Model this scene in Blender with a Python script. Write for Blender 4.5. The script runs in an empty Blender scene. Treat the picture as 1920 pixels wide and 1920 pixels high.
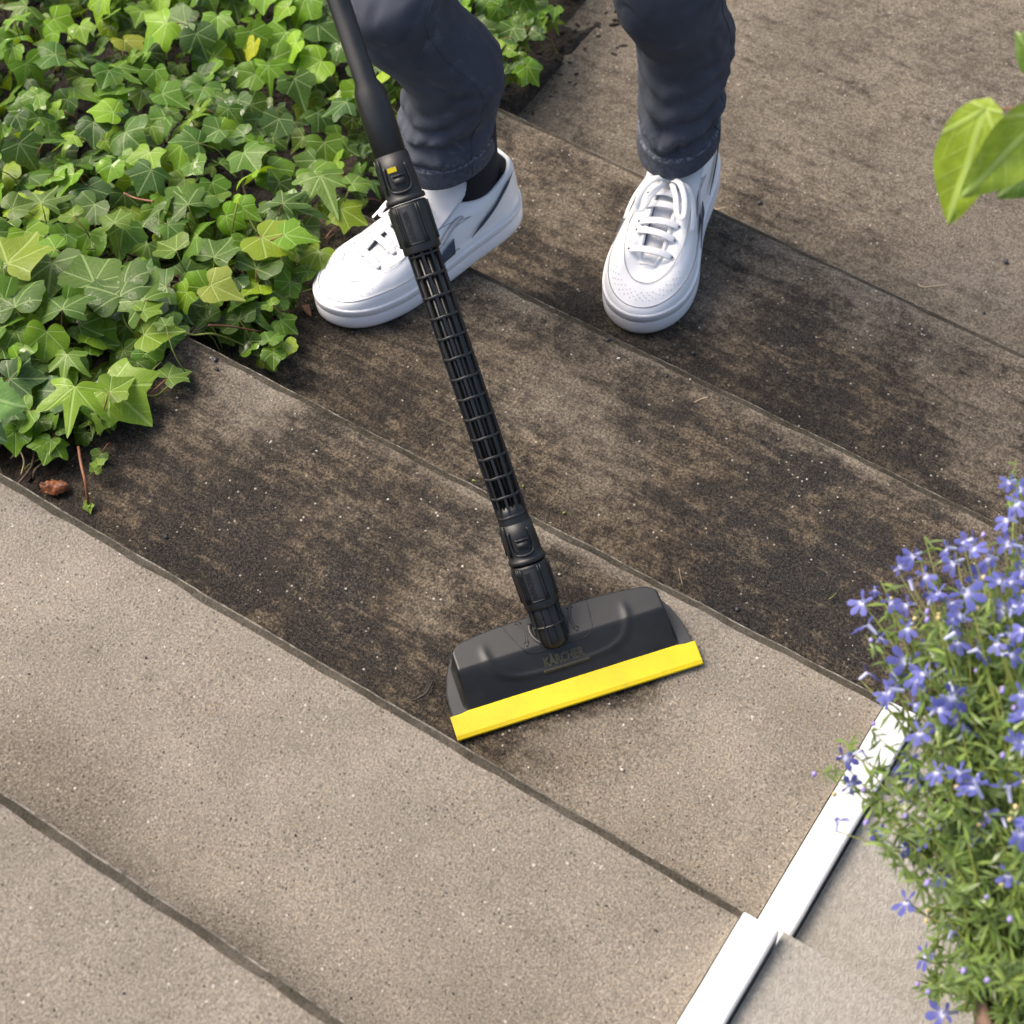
import bpy, math, random
import numpy as np
from mathutils import Vector, Matrix, noise
random.seed(7); np.random.seed(7)
R = math.radians
S = bpy.context.scene
COL = S.collection

# ------------------------------------------------------------------ camera
CAM_F, CAM_YAW, CAM_PITCH, CAM_ROLL = 3200.0, 2.24863, 0.994838, -0.113446
CAM_P = np.array([1.19412, -0.882105, 1.721045])
def cam_axes():
    f = np.array([math.cos(CAM_YAW)*math.cos(CAM_PITCH), math.sin(CAM_YAW)*math.cos(CAM_PITCH), -math.sin(CAM_PITCH)])
    r = np.cross(f, [0, 0, 1]); r /= np.linalg.norm(r); u = np.cross(r, f)
    c, s = math.cos(CAM_ROLL), math.sin(CAM_ROLL)
    return np.array([c*r+s*u, -s*r+c*u, f])
CM = cam_axes()
cd = bpy.data.cameras.new('camera'); cam = bpy.data.objects.new('camera', cd); COL.objects.link(cam)
cam.matrix_world = Matrix(((CM[0][0], CM[1][0], -CM[2][0], CAM_P[0]), (CM[0][1], CM[1][1], -CM[2][1], CAM_P[1]),
                           (CM[0][2], CM[1][2], -CM[2][2], CAM_P[2]), (0, 0, 0, 1)))
cd.sensor_width = 36; cd.lens = CAM_F/1920*36; cd.clip_end = 200; cd.clip_start = 0.05
cd.dof.use_dof = True; cd.dof.focus_distance = 2.08; cd.dof.aperture_fstop = 7.6
S.camera = cam

# ------------------------------------------------------------------ light
SUN_TRAVEL = Vector((1.0, 0.06, 0)).normalized()
SUN_EL = R(52)
w = bpy.data.worlds.new('World'); S.world = w; w.use_nodes = True
nt = w.node_tree; nt.nodes.clear()
sk = nt.nodes.new('ShaderNodeTexSky'); sk.sky_type = 'NISHITA'; sk.sun_disc = False
sk.sun_elevation = SUN_EL; sk.sun_rotation = math.atan2(-SUN_TRAVEL.x, -SUN_TRAVEL.y)
sk.dust_density = 5.0; sk.air_density = 1.0
bg = nt.nodes.new('ShaderNodeBackground'); bg.inputs[1].default_value = 0.15
wo = nt.nodes.new('ShaderNodeOutputWorld')
nt.links.new(sk.outputs[0], bg.inputs[0]); nt.links.new(bg.outputs[0], wo.inputs[0])
sl = bpy.data.lights.new('sun', 'SUN'); sl.energy = 1.8; sl.angle = R(36); sl.color = (1.0, 0.94, 0.86)
so = bpy.data.objects.new('sun', sl); COL.objects.link(so); so.location = (-3, -1, 4)
d = Vector((SUN_TRAVEL.x*math.cos(SUN_EL), SUN_TRAVEL.y*math.cos(SUN_EL), -math.sin(SUN_EL)))
so.rotation_euler = d.to_track_quat('-Z', 'Y').to_euler()
S.view_settings.view_transform = 'Standard'; S.view_settings.look = 'None'
S.view_settings.gamma = 1; S.view_settings.exposure = 0.95; S.view_settings.use_white_balance = True; S.view_settings.white_balance_temperature = 6800; S.view_settings.use_curve_mapping = False
S.render.engine = 'CYCLES'; S.cycles.max_bounces = 6; S.cycles.use_denoising = True; S.cycles.denoising_input_passes = 'RGB_ALBEDO_NORMAL'; S.cycles.denoising_prefilter = 'ACCURATE'

# ------------------------------------------------------------------ survey helpers
def ray(px, py):
    return CM.T @ np.array([(px-960)/CAM_F, -(py-960)/CAM_F, 1.0])
def on_plane(px, py, z):
    """the point of the horizontal plane z that was measured at this place of the photograph"""
    dd = ray(px, py); t = (z-CAM_P[2])/dd[2]
    return Vector(CAM_P + t*dd)
def at_depth(px, py, dep):
    return Vector(CAM_P + ray(px, py)*dep)
def to_px(P):
    q = (np.asarray(P, float)-CAM_P) @ CM.T
    return 960+CAM_F*q[..., 0]/q[..., 2], 960-CAM_F*q[..., 1]/q[..., 2]

# ------------------------------------------------------------------ materials
class G:
    """small wrapper that writes node graphs"""
    def __init__(s, name):
        s.m = bpy.data.materials.new(name); s.m.use_nodes = True; s.t = s.m.node_tree; s.t.nodes.clear()
        s.out = s.t.nodes.new('ShaderNodeOutputMaterial')
    def n(s, typ, ins=None, **kw):
        x = s.t.nodes.new(typ)
        for k, v in kw.items(): setattr(x, k, v)
        for k, v in (ins or {}).items(): s.set(x.inputs[k], v)
        return x
    def set(s, sock, v):
        if isinstance(v, bpy.types.NodeSocket): s.t.links.new(v, sock)
        elif isinstance(v, bpy.types.Node): s.t.links.new(v.outputs[0], sock)
        else:
            if sock.type != 'VALUE' and hasattr(sock.default_value, '__len__') and not hasattr(v, '__len__'): v = (v, v, v, 1)[:len(sock.default_value)]
            if hasattr(v, '__len__') and len(sock.default_value) == 4 and len(v) == 3: v = tuple(v)+(1,)
            sock.default_value = v
    def math(s, op, a, b=0.0, c=None, clamp=False):
        x = s.n('ShaderNodeMath', operation=op, use_clamp=clamp); s.set(x.inputs[0], a); s.set(x.inputs[1], b)
        if c is not None: s.set(x.inputs[2], c)
        return x.outputs[0]
    def mix(s, f, a, b, blend='MIX'):
        x = s.n('ShaderNodeMix', data_type='RGBA', blend_type=blend); s.set(x.inputs[0], f); s.set(x.inputs[6], a); s.set(x.inputs[7], b)
        return x.outputs[2]
    def ramp(s, v, lo, hi, a=0.0, b=1.0):
        x = s.n('ShaderNodeMapRange', interpolation_type='SMOOTHSTEP'); s.set(x.inputs[0], v)
        for i, q in enumerate((lo, hi, a, b)): s.set(x.inputs[1+i], q)
        return x.outputs[0]
    def noise(s, vec, scale, detail=3, rough=.55, dist=0.0):
        return s.n('ShaderNodeTexNoise', {'Vector': vec, 'Scale': scale, 'Detail': detail, 'Roughness': rough, 'Distortion': dist})
    def obj(s): return s.n('ShaderNodeTexCoord').outputs['Object']
    def attr(s, name): return s.n('ShaderNodeAttribute', attribute_name=name)
    def bump(s, h, strength, dist, nrm=None):
        x = s.n('ShaderNodeBump', {'Height': h, 'Strength': strength, 'Distance': dist})
        if nrm is not None: s.set(x.inputs['Normal'], nrm)
        return x.outputs[0]
    def bsdf(s, col, rough=.5, normal=None, **kw):
        b = s.n('ShaderNodeBsdfPrincipled'); s.set(b.inputs['Base Color'], col); s.set(b.inputs['Roughness'], rough)
        if normal is not None: s.set(b.inputs['Normal'], normal)
        for k, v in kw.items(): s.set(b.inputs[k.replace('_', ' ')], v)
        return b
    def done(s, sh): s.t.links.new(sh.outputs[0] if isinstance(sh, bpy.types.Node) else sh, s.out.inputs[0]); return s.m

def mat_concrete():
    g = G('concrete'); p = g.obj()
    dirt, black, rim = g.attr('dirt').outputs['Fac'], g.attr('black').outputs['Fac'], g.attr('rim').outputs['Fac']  # dirt and black also carry the painted-in shade
    big = g.noise(p, 5, 5, .6).outputs[0]; mid = g.noise(p, 28, 5, .65, .4).outputs[0]
    fine = g.noise(p, 400, 4, .8).outputs[0]; grain = g.noise(p, 1100, 2, .6).outputs[0]
    base = g.mix(g.ramp(big, .35, .65), (.262, .228, .182), (.330, .290, .236))
    base = g.mix(g.math('MULTIPLY', g.ramp(mid, .45, .75), .35), base, (.240, .206, .160))
    base = g.mix(g.ramp(fine, .33, .68), g.mix(.52, base, (.070, .058, .045)), g.mix(.22, base, (.62, .56, .48)))
    v = g.n('ShaderNodeTexVoronoi', {'Vector': p, 'Scale': 260.0, 'Randomness': 1.0})
    sep = g.n('ShaderNodeSeparateColor', {0: v.outputs['Color']})
    near = g.ramp(v.outputs['Distance'], .25, .5, 1, 0)
    white = g.math('MULTIPLY', g.math('GREATER_THAN', g.math('MULTIPLY', sep.outputs[0], g.ramp(g.noise(p, 30, 3).outputs[0], .3, .6, .93, 1.0)), .972), near)
    dark = g.math('MULTIPLY', g.math('GREATER_THAN', g.math('MULTIPLY', sep.outputs[1], g.ramp(g.noise(p, 16, 4, .65).outputs[0], .35, .65, .90, 1.0)), .88), near)
    tan = g.math('MULTIPLY', g.math('GREATER_THAN', sep.outputs[2], .90), near)
    base = g.mix(g.math('MULTIPLY', tan, .35), base, (.36, .25, .13))
    base = g.mix(g.math('MULTIPLY', dark, .62), base, (.045, .038, .034))
    # worn-in dirt and the shade painted in with it, broken up by noise
    patch = g.noise(p, 14, 6, .7, .6).outputs[0]; patch2 = g.noise(p, 62, 6, .75, .3).outputs[0]
    mp = g.n('ShaderNodeMapping', {'Vector': p, 'Scale': (9.0, 60.0, 9.0), 'Rotation': (0, 0, -.35)})
    streak = g.noise(mp.outputs[0], 1.0, 6, .7, .5).outputs[0]
    def dev(x, k): return g.math('MULTIPLY', g.math('SUBTRACT', x, .5), k)
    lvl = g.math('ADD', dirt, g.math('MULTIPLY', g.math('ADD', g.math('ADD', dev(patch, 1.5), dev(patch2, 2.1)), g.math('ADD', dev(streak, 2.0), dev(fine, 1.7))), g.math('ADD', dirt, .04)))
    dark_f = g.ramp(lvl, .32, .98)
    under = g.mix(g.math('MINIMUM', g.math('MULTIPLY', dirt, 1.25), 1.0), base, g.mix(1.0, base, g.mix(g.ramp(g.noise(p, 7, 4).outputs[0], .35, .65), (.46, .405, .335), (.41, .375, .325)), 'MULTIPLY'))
    inky = g.mix(g.math('MULTIPLY', black, g.ramp(patch, .3, .6)), (.0125, .0102, .0085), (.0068, .0074, .0095))
    inky = g.mix(g.ramp(grain, .45, .70), inky, g.mix(.13, inky, (.42, .34, .26)))
    inky = g.mix(g.ramp(fine, .56, .70), inky, g.mix(.26, inky, (.42, .34, .26)))
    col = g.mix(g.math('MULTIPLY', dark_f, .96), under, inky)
    blot = g.math('MULTIPLY', g.ramp(g.noise(p, 95, 4, .6).outputs[0], .67, .73), g.math('ADD', g.math('MULTIPLY', dirt, .9), .03))
    col = g.mix(blot, col, (.006, .005, .005))
    col = g.mix(g.math('MULTIPLY', white, g.math('SUBTRACT', .85, g.math('MULTIPLY', dirt, .45))), col, (.58, .54, .48))
    # algae-brown film that sits on the worn nosing
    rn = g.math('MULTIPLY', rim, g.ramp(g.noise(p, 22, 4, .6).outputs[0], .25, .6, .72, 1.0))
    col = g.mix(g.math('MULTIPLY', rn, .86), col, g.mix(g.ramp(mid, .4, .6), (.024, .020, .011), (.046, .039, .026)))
    lip = g.math('MULTIPLY', g.attr('lip').outputs['Fac'], g.math('MULTIPLY', g.ramp(g.noise(p, 75, 5, .75).outputs[0], .40, .60), g.ramp(g.noise(p, 9, 3).outputs[0], .36, .56, .15, 1.0)))
    col = g.mix(g.math('MULTIPLY', lip, g.math('SUBTRACT', .85, g.math('MULTIPLY', dirt, .45))), col, (.42, .385, .32))
    speck = g.noise(p, 290, 2, .6).outputs[0]
    lo = g.math('SUBTRACT', .84, g.math('MULTIPLY', dirt, .42)); hi = g.math('ADD', 1.10, g.math('MULTIPLY', dirt, .75))
    gm = g.n('ShaderNodeMapRange', interpolation_type='SMOOTHSTEP'); g.set(gm.inputs[0], g.math('ADD', g.math('MULTIPLY', speck, .6), g.math('MULTIPLY', grain, .4))); gm.inputs[1].default_value = .40; gm.inputs[2].default_value = .61
    g.set(gm.inputs[3], lo); g.set(gm.inputs[4], hi)
    gv = g.n('ShaderNodeCombineXYZ', {0: gm.outputs[0], 1: gm.outputs[0], 2: gm.outputs[0]})
    cloudy = g.ramp(g.noise(p, 6, 6, .68, .5).outputs[0], .3, .72, .86, 1.09)
    gv = g.n('ShaderNodeVectorMath', {0: gv.outputs[0], 'Scale': cloudy}, operation='SCALE')
    col = g.mix(1.0, col, gv.outputs[0], 'MULTIPLY')
    h = g.math('ADD', g.math('MULTIPLY', fine, .6), g.math('MULTIPLY', grain, .25))
    h = g.math('ADD', h, g.math('MULTIPLY', g.ramp(v.outputs['Distance'], 0, .5, 1, 0), .25))
    h = g.math('ADD', h, g.math('MULTIPLY', patch2, g.math('ADD', .4, dirt)))
    nrm = g.bump(h, .85, .0045)
    return g.done(g.bsdf(col, g.math('SUBTRACT', .85, g.math('MULTIPLY', black, .25)), nrm, Specular_IOR_Level=.18))

def mat_plain(name, col, rough=.5, bump=None, var=.0, vs=40, **kw):
    g = G(name); p = g.obj(); c = col; nr = None
    if var: c = g.mix(g.ramp(g.noise(p, vs, 5, .6).outputs[0], .3, .7), tuple(x*(1-var) for x in col), tuple(min(1, x*(1+var)) for x in col))
    if bump: nr = g.bump(g.noise(p, bump[0], 3, .6).outputs[0], bump[1], bump[2])
    return g.done(g.bsdf(c, rough, nr, **kw))

def mat_plastic(name, col, rough=.42):
    g = G(name); p = g.obj()
    n1 = g.noise(p, 900, 2).outputs[0]; n2 = g.noise(p, 18, 5, .65).outputs[0]
    c = g.mix(g.ramp(n2, .4, .75), col, tuple(x*1.3+.002 for x in col))
    dust = g.ramp(g.noise(p, 120, 5, .75).outputs[0], .62, .80)
    c = g.mix(g.math('MULTIPLY', dust, .05), c, (.30, .27, .24))
    return g.done(g.bsdf(c, g.ramp(n2, .3, .7, rough-.06, rough+.1), g.bump(n1, .25, .0006)))

def mat_leaf(name, by_attr=False, vein=True):
    g = G(name); p = g.obj()
    tint = g.attr('tint').outputs['Color'] if by_attr else g.n('ShaderNodeObjectInfo').outputs['Color']
    uv = g.n('ShaderNodeUVMap'); sx = g.n('ShaderNodeSeparateXYZ', {0: uv.outputs[0]})
    x = g.math('ABSOLUTE', g.math('MULTIPLY', g.math('SUBTRACT', sx.outputs[0], .5), 2.0)); y = g.math('MULTIPLY', g.math('SUBTRACT', sx.outputs[1], .5), 2.0)
    line = 0.0
    for a, wd in ((0, .020), (44, .016), (98, .013)):
        ca, sa = math.cos(R(a)), math.sin(R(a))
        across = g.math('ABSOLUTE', g.math('SUBTRACT', g.math('MULTIPLY', x, ca), g.math('MULTIPLY', y, sa)))
        along = g.math('ADD', g.math('MULTIPLY', x, sa), g.math('MULTIPLY', y, ca))
        v = g.math('MULTIPLY', g.ramp(across, wd*.6, wd*2.0, 1, 0), g.math('GREATER_THAN', along, 0))
        line = v if line == 0.0 else g.math('MAXIMUM', line, v)
        if a < 90:
            fr = g.math('FRACT', g.math('MULTIPLY', g.math('SUBTRACT', along, g.math('MULTIPLY', across, 1.1)), 5.5))
            sec = g.ramp(g.math('ABSOLUTE', g.math('SUBTRACT', fr, .5)), .03, .09, 1, 0)
            sec = g.math('MULTIPLY', g.math('MULTIPLY', sec, g.math('GREATER_THAN', along, .08)), g.ramp(across, .10, .30, .42, 0))
            line = g.math('MAXIMUM', line, sec)
    cell = g.n('ShaderNodeTexVoronoi', {'Vector': uv.outputs[0], 'Scale': 26.0}, feature='DISTANCE_TO_EDGE')
    net = g.ramp(cell.outputs[0], .0, .06, .10, 0)
    line = g.math('MAXIMUM', line, net)
    mot = g.noise(p, 60, 5, .65).outputs[0]; mot2 = g.noise(p, 14, 3).outputs[0]
    base = g.mix(g.ramp(mot, .35, .7), g.mix(.35, tint, (.012, .03, .008)), g.mix(.18, tint, (.20, .26, .03)))
    base = g.mix(g.math('MULTIPLY', g.ramp(mot2, .55, .8), .25), base, (.17, .20, .02))
    col = g.mix(g.math('MULTIPLY', line, .75 if vein else 0), base, g.mix(.42, tint, (.50, .62, .26)))
    spots = g.ramp(g.noise(p, 320, 3, .6).outputs[0], .70, .78)
    col = g.mix(g.math('MULTIPLY', spots, .5), col, (.03, .025, .01))
    nrm = g.bump(g.math('SUBTRACT', g.math('MULTIPLY', mot, .5), g.math('MULTIPLY', line, .8)), .6, .0012)
    b = g.bsdf(col, g.ramp(g.noise(p, 35, 3).outputs[0], .5, .66, .55, .20), nrm)
    b.inputs['Specular IOR Level'].default_value = .22
    g.set(b.inputs['Coat Weight'], g.ramp(g.noise(p, 48, 3, .6, .6).outputs[0], .54, .60, .0, .75)); b.inputs['Coat Roughness'].default_value = .09
    tr = g.n('ShaderNodeBsdfTranslucent', {'Color': g.mix(.55, col, (.30, .42, .01)), 'Normal': nrm})
    ms = g.n('ShaderNodeMixShader', {0: .30, 1: b.outputs[0], 2: tr.outputs[0]})
    return g.done(ms)

def mat_denim():
    g = G('denim'); p = g.obj()
    wv = g.noise(p, 1400, 2).outputs[0]; fold = g.noise(p, 26, 5, .7, 1.0).outputs[0]; big = g.noise(p, 9, 4).outputs[0]
    c = g.mix(g.ramp(big, .3, .7), (.030, .035, .050), (.050, .058, .080))
    c = g.mix(g.math('MULTIPLY', g.ramp(fold, .56, .74), .55), c, (.12, .135, .17))
    c = g.mix(g.math('MULTIPLY', g.attr('wear').outputs['Fac'], g.ramp(g.noise(p, 160, 4, .7).outputs[0], .42, .62)), c, (.26, .28, .33))
    c = g.mix(g.ramp(wv, .3, .7, 0, .35), c, (.075, .085, .11))
    return g.done(g.bsdf(c, .85, g.bump(wv, .4, .0008)))

def mat_leather(name, col, crease=True):
    g = G(name); p = g.obj()
    n = g.noise(p, 900, 3, .6).outputs[0]; cr = g.noise(p, 55, 4, .6, .8).outputs[0]
    dirt = g.ramp(g.noise(p, 24, 6, .75).outputs[0], .62, .82)
    c = g.mix(g.math('MULTIPLY', dirt, .30), col, (.46, .42, .35))
    c = g.mix(g.ramp(g.noise(p, 180, 5, .7).outputs[0], .64, .74, 0, .18), c, (.35, .31, .26))
    hgt = g.math('ADD', g.math('MULTIPLY', n, .15), cr)
    return g.done(g.bsdf(c, .42, g.bump(hgt, .35, .0016)))

M = {}
M['concrete'] = mat_concrete()
M['black'] = mat_plastic('black_plastic', (.0075, .008, .0085), .42)
M['grey'] = mat_plastic('dark_grey_plastic', (.015, .016, .0175), .5)
M['core'] = mat_plastic('inner_black_plastic', (.005, .005, .0055), .36)
M['emboss'] = mat_plain('embossed_black', (.003, .003, .0032), .5)
M['void'] = mat_plain('window_void', (.003, .003, .003), .6)
M['olive'] = mat_plain('worn_logo_print', (.036, .034, .018), .5, var=.2, vs=300)
def mat_yellow():
    g = G('yellow_rubber'); p = g.obj(); c = g.mix(g.ramp(g.noise(p, 30, 5, .7).outputs[0], .4, .75), (.60, .465, .004), (.54, .41, .006))
    sm = g.math('MULTIPLY', g.ramp(g.noise(p, 60, 6, .8).outputs[0], .60, .74), .35)
    c = g.mix(sm, c, (.16, .12, .05))
    return g.done(g.bsdf(c, .45, g.bump(g.noise(p, 500, 3).outputs[0], .3, .0006)))
M['yellow'] = mat_yellow()
M['leather'] = mat_leather('white_leather', (.80, .80, .80))
M['rubber'] = mat_leather('white_rubber', (.74, .73, .74))
M['lacefab'] = mat_plain('white_cotton_lace', (.78, .78, .79), .85, bump=(1500, .5, .0006))
M['tongue'] = mat_plain('white_mesh_fabric', (.66, .66, .67), .9, bump=(1300, .6, .0006))
M['window'] = mat_plain('grey_mesh_window', (.50, .50, .51), .9, bump=(1200, .6, .0008))
M['navy'] = mat_plain('navy_suede', (.045, .06, .085), .8, bump=(1200, .4, .0005), var=.2)
M['sock'] = mat_plain('black_sock_knit', (.014, .014, .019), .95, bump=(1200, .6, .001))
M['seam'] = mat_plain('grey_seam', (.27, .26, .26), .8)
M['hole'] = mat_plain('dark_hole', (.10, .10, .10), .7)
M['red'] = mat_plain('red_thread', (.5, .03, .03), .8)
M['denim'] = mat_denim()
M['ivy'] = mat_leaf('ivy_leaf'); M['ivy_mass'] = mat_leaf('ivy_leaf_mass', True)
M['stem_red'] = mat_plain('reddish_stem', (.19, .075, .035), .55, var=.3, vs=60)
M['stem_green'] = mat_plain('yellow_green_stem', (.15, .17, .03), .5, var=.25, vs=60)
M['stem_dark'] = mat_plain('woody_stem', (.07, .045, .03), .8, var=.3, vs=90)
M['soil'] = mat_plain('dark_soil', (.022, .015, .010), .95, bump=(60, 1.0, .02), var=.6, vs=45)
M['white_paint'] = mat_plain('white_paint', (.80, .81, .82), .4, bump=(60, .15, .001), var=.02)
M['straw'] = mat_plain('dry_straw', (.50, .40, .25), .8)
M['dead'] = mat_plain('dead_leaf', (.15, .045, .012), .6, bump=(150, .8, .002), var=.5, vs=120)
M['clay'] = mat_plain('clay_shard', (.42, .20, .12), .85, var=.2)
M['stone_dark'] = mat_plain('dark_pebble', (.022, .022, .026), .35, bump=(300, .6, .002), var=.4, vs=200)
M['stone_pale'] = mat_plain('pale_pebble', (.45, .40, .35), .7, bump=(300, .5, .001), var=.2, vs=200)
M['twig'] = mat_plain('black_twig', (.016, .013, .012), .6)
M['pale_slab'] = mat_plain('pale_slab', (.27, .255, .225), .85, bump=(400, .8, .003), var=.16, vs=190)
def mat_board():
    g = G('weathered_white_paint'); p = g.obj(); ch = g.ramp(g.noise(p, 70, 6, .75).outputs[0], .63, .68); st = g.ramp(g.noise(p, 9, 6, .7).outputs[0], .45, .8)
    c = g.mix(g.math('MULTIPLY', st, .45), (.58, .59, .60), (.34, .31, .26)); c = g.mix(g.math('MULTIPLY', ch, .55), c, (.20, .17, .13))
    return g.done(g.bsdf(c, .5, g.bump(ch, .4, -.0006)))
M['board_paint'] = mat_board()
M['pot'] = mat_plain('terracotta', (.20, .12, .085), .85, bump=(200, .4, .001), var=.15)

def mat_petal():
    g = G('lobelia_petal'); t = g.attr('wht').outputs['Fac']; p = g.obj()
    v = g.n('ShaderNodeObjectInfo').outputs['Random']
    blue = g.mix(v, (.062, .070, .285), (.115, .130, .42))
    blue = g.mix(g.ramp(g.noise(p, 200, 3).outputs[0], .35, .7), blue, (.12, .13, .42))
    c = g.mix(t, blue, (.72, .75, .95))
    b = g.bsdf(c, .6)
    tr = g.n('ShaderNodeBsdfTranslucent', {'Color': c})
    return g.done(g.n('ShaderNodeMixShader', {0: .30, 1: b.outputs[0], 2: tr.outputs[0]}))
M['petal'] = mat_petal()

# ------------------------------------------------------------------ mesh helpers
def mesh(name, verts, faces, mats, smooth=True, midx=None, attrs=None, uv=None, cols=None):
    me = bpy.data.meshes.new(name); me.from_pydata([tuple(v) for v in verts], [], faces)
    for m in (mats if isinstance(mats, (list, tuple)) else [mats]): me.materials.append(M[m])
    if smooth: me.polygons.foreach_set('use_smooth', [True]*len(me.polygons))
    if midx is not None: me.polygons.foreach_set('material_index', midx)
    for k, v in (attrs or {}).items():
        a = me.attributes.new(k, 'FLOAT', 'POINT'); a.data.foreach_set('value', list(map(float, v)))
    if cols is not None:
        a = me.attributes.new('tint', 'FLOAT_COLOR', 'POINT'); a.data.foreach_set('color', np.asarray(cols, np.float32).ravel())
    if uv is not None:
        l = me.uv_layers.new(name='UVMap'); vi = np.empty(len(me.loops), np.int32); me.loops.foreach_get('vertex_index', vi)
        l.data.foreach_set('uv', np.asarray(uv, np.float32)[vi].ravel())
    me.update(); return me
def link(name, me, parent=None, M4=None):
    o = bpy.data.objects.new(name, me); COL.objects.link(o)
    if parent is not None: o.parent = parent
    if M4 is not None: o.matrix_world = M4 if parent is None else o.matrix_world
    if M4 is not None and parent is not None: o.matrix_local = M4
    return o
def tag(o, label=None, cat=None, group=None, kind=None):
    if label: o['label'] = label
    if cat: o['category'] = cat
    if group: o['group'] = group
    if kind: o['kind'] = kind
    return o
def empty(name, loc=(0, 0, 0)):
    o = bpy.data.objects.new(name, None); COL.objects.link(o); o.location = loc; o.empty_display_size = .05; return o
class MB:
    def __init__(s): s.v = []; s.f = []
    def add(s, v, f):
        b = len(s.v); s.v += [Vector(x) for x in v]; s.f += [tuple(i+b for i in q) for q in f]
    def box(s, c, h, M3=None):
        vs = [Vector((sx*h[0], sy*h[1], sz*h[2])) for sx in (-1, 1) for sy in (-1, 1) for sz in (-1, 1)]
        if M3 is not None: vs = [M3 @ v for v in vs]
        s.add([Vector(c)+v for v in vs], [(0, 1, 3, 2), (4, 6, 7, 5), (0, 4, 5, 1), (2, 3, 7, 6), (0, 2, 6, 4), (1, 5, 7, 3)])
    def tube(s, pts, rad, n=6, cap=True):
        pts = [Vector(p) for p in pts]; rr = rad if hasattr(rad, '__len__') else [rad]*len(pts)
        up = Vector((.31, .22, .92)); vs = []; fs = []
        for i, p in enumerate(pts):
            t = (pts[min(i+1, len(pts)-1)]-pts[max(i-1, 0)]).normalized()
            a = t.cross(up); a = a.normalized() if a.length > 1e-4 else t.orthogonal().normalized(); b = t.cross(a)
            for k in range(n):
                th = 2*math.pi*k/n; vs.append(p+(a*math.cos(th)+b*math.sin(th))*rr[i])
        for i in range(len(pts)-1):
            for k in range(n): fs.append((i*n+k, i*n+(k+1) % n, (i+1)*n+(k+1) % n, (i+1)*n+k))
        if cap: fs += [tuple(range(n))[::-1], tuple((len(pts)-1)*n+k for k in range(n))]
        s.add(vs, fs)
    def lathe(s, prof, n=40, squash=None):
        """profile (radius, height) turned about local z"""
        vs = []; fs = []
        for r_, h in prof:
            for k in range(n):
                th = 2*math.pi*k/n; vs.append((r_*math.cos(th), r_*math.sin(th), h))
        for i in range(len(prof)-1):
            for k in range(n): fs.append((i*n+k, i*n+(k+1) % n, (i+1)*n+(k+1) % n, (i+1)*n+k))
        fs += [tuple(range(n))[::-1], tuple((len(prof)-1)*n+k for k in range(n))]
        s.add(vs, fs)
    def ribbon(s, pts, width, thick, nrm):
        """flat band along pts; nrm = normal per point or one vector"""
        pts = [Vector(p) for p in pts]; vs = []; fs = []
        for i, p in enumerate(pts):
            t = (pts[min(i+1, len(pts)-1)]-pts[max(i-1, 0)]).normalized()
            n_ = Vector(nrm[i] if isinstance(nrm, list) else nrm); sd = t.cross(n_)
            sd = sd.normalized() if sd.length > 1e-5 else t.orthogonal().normalized(); n2 = sd.cross(t).normalized()
            ww = width[i] if hasattr(width, '__len__') else width
            for a, b in ((-.5, 0), (-.38, .5), (.38, .5), (.5, 0), (.38, -.5), (-.38, -.5)): vs.append(p+sd*a*ww+n2*b*thick)
        for i in range(len(pts)-1):
            for k in range(6): fs.append((i*6+k, i*6+(k+1) % 6, (i+1)*6+(k+1) % 6, (i+1)*6+k))
        fs += [tuple(range(6))[::-1], tuple((len(pts)-1)*6+k for k in range(6))]
        s.add(vs, fs)
    def blob(s, c, r, M3=None, seed=0, amp=.25):
        t = (1+5**.5)/2
        vs = [Vector(v).normalized() for v in ((-1, t, 0), (1, t, 0), (-1, -t, 0), (1, -t, 0), (0, -1, t), (0, 1, t), (0, -1, -t), (0, 1, -t), (t, 0, -1), (t, 0, 1), (-t, 0, -1), (-t, 0, 1))]
        fs = [(0, 11, 5), (0, 5, 1), (0, 1, 7), (0, 7, 10), (0, 10, 11), (1, 5, 9), (5, 11, 4), (11, 10, 2), (10, 7, 6), (7, 1, 8), (3, 9, 4), (3, 4, 2), (3, 2, 6), (3, 6, 8), (3, 8, 9), (4, 9, 5), (2, 4, 11), (6, 2, 10), (8, 6, 7), (9, 8, 1)]
        rnd = random.Random(seed)
        vs = [v*(1+rnd.uniform(-amp, amp)) for v in vs]
        vs = [Vector((v.x*r[0], v.y*r[1], v.z*r[2])) for v in vs]
        if M3 is not None: vs = [M3 @ v for v in vs]
        s.add([Vector(c)+v for v in vs], fs)
    def put(s, name, mat, parent=None, M4=None, smooth=True, **kw):
        return link(name, mesh(name, s.v, s.f, mat, smooth, **kw), parent, M4)
def spline(ctrl, n):
    """Catmull-Rom through the control points"""
    c = [Vector(p) for p in ctrl]; c = [c[0]*2-c[1]]+c+[c[-1]*2-c[-2]]; out = []; m = len(c)-3
    for i in range(n+1):
        u = i/n*m; k = min(int(u), m-1); t = u-k; p0, p1, p2, p3 = c[k:k+4]
        out.append(.5*((2*p1)+(p2-p0)*t+(2*p0-5*p1+4*p2-p3)*t*t+(3*p1-p0-3*p2+p3)*t**3))
    return out

# ------------------------------------------------------------------ the stairs (they go down towards +y)
H = .12
EDGE = {-2: (-.985, 0), -1: (-.649, 0), 0: (-.333, -.003), 1: (0, 0), 2: (.372, -.018), 3: (.752, -.043)}   # nosing lines y = a + b x
LEFT = {-2: -2.2, -1: -2.2, 0: -1.6, 1: -.024, 2: -.10, 3: -.12, 4: -.14}
RIGHT = {-2: .985, -1: .985, 0: .985, 1: .985, 2: 1.7, 3: 1.7, 4: 2.6}
def ze(k): return -(k-1)*H                      # tread height of the step whose nosing is edge k
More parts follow.
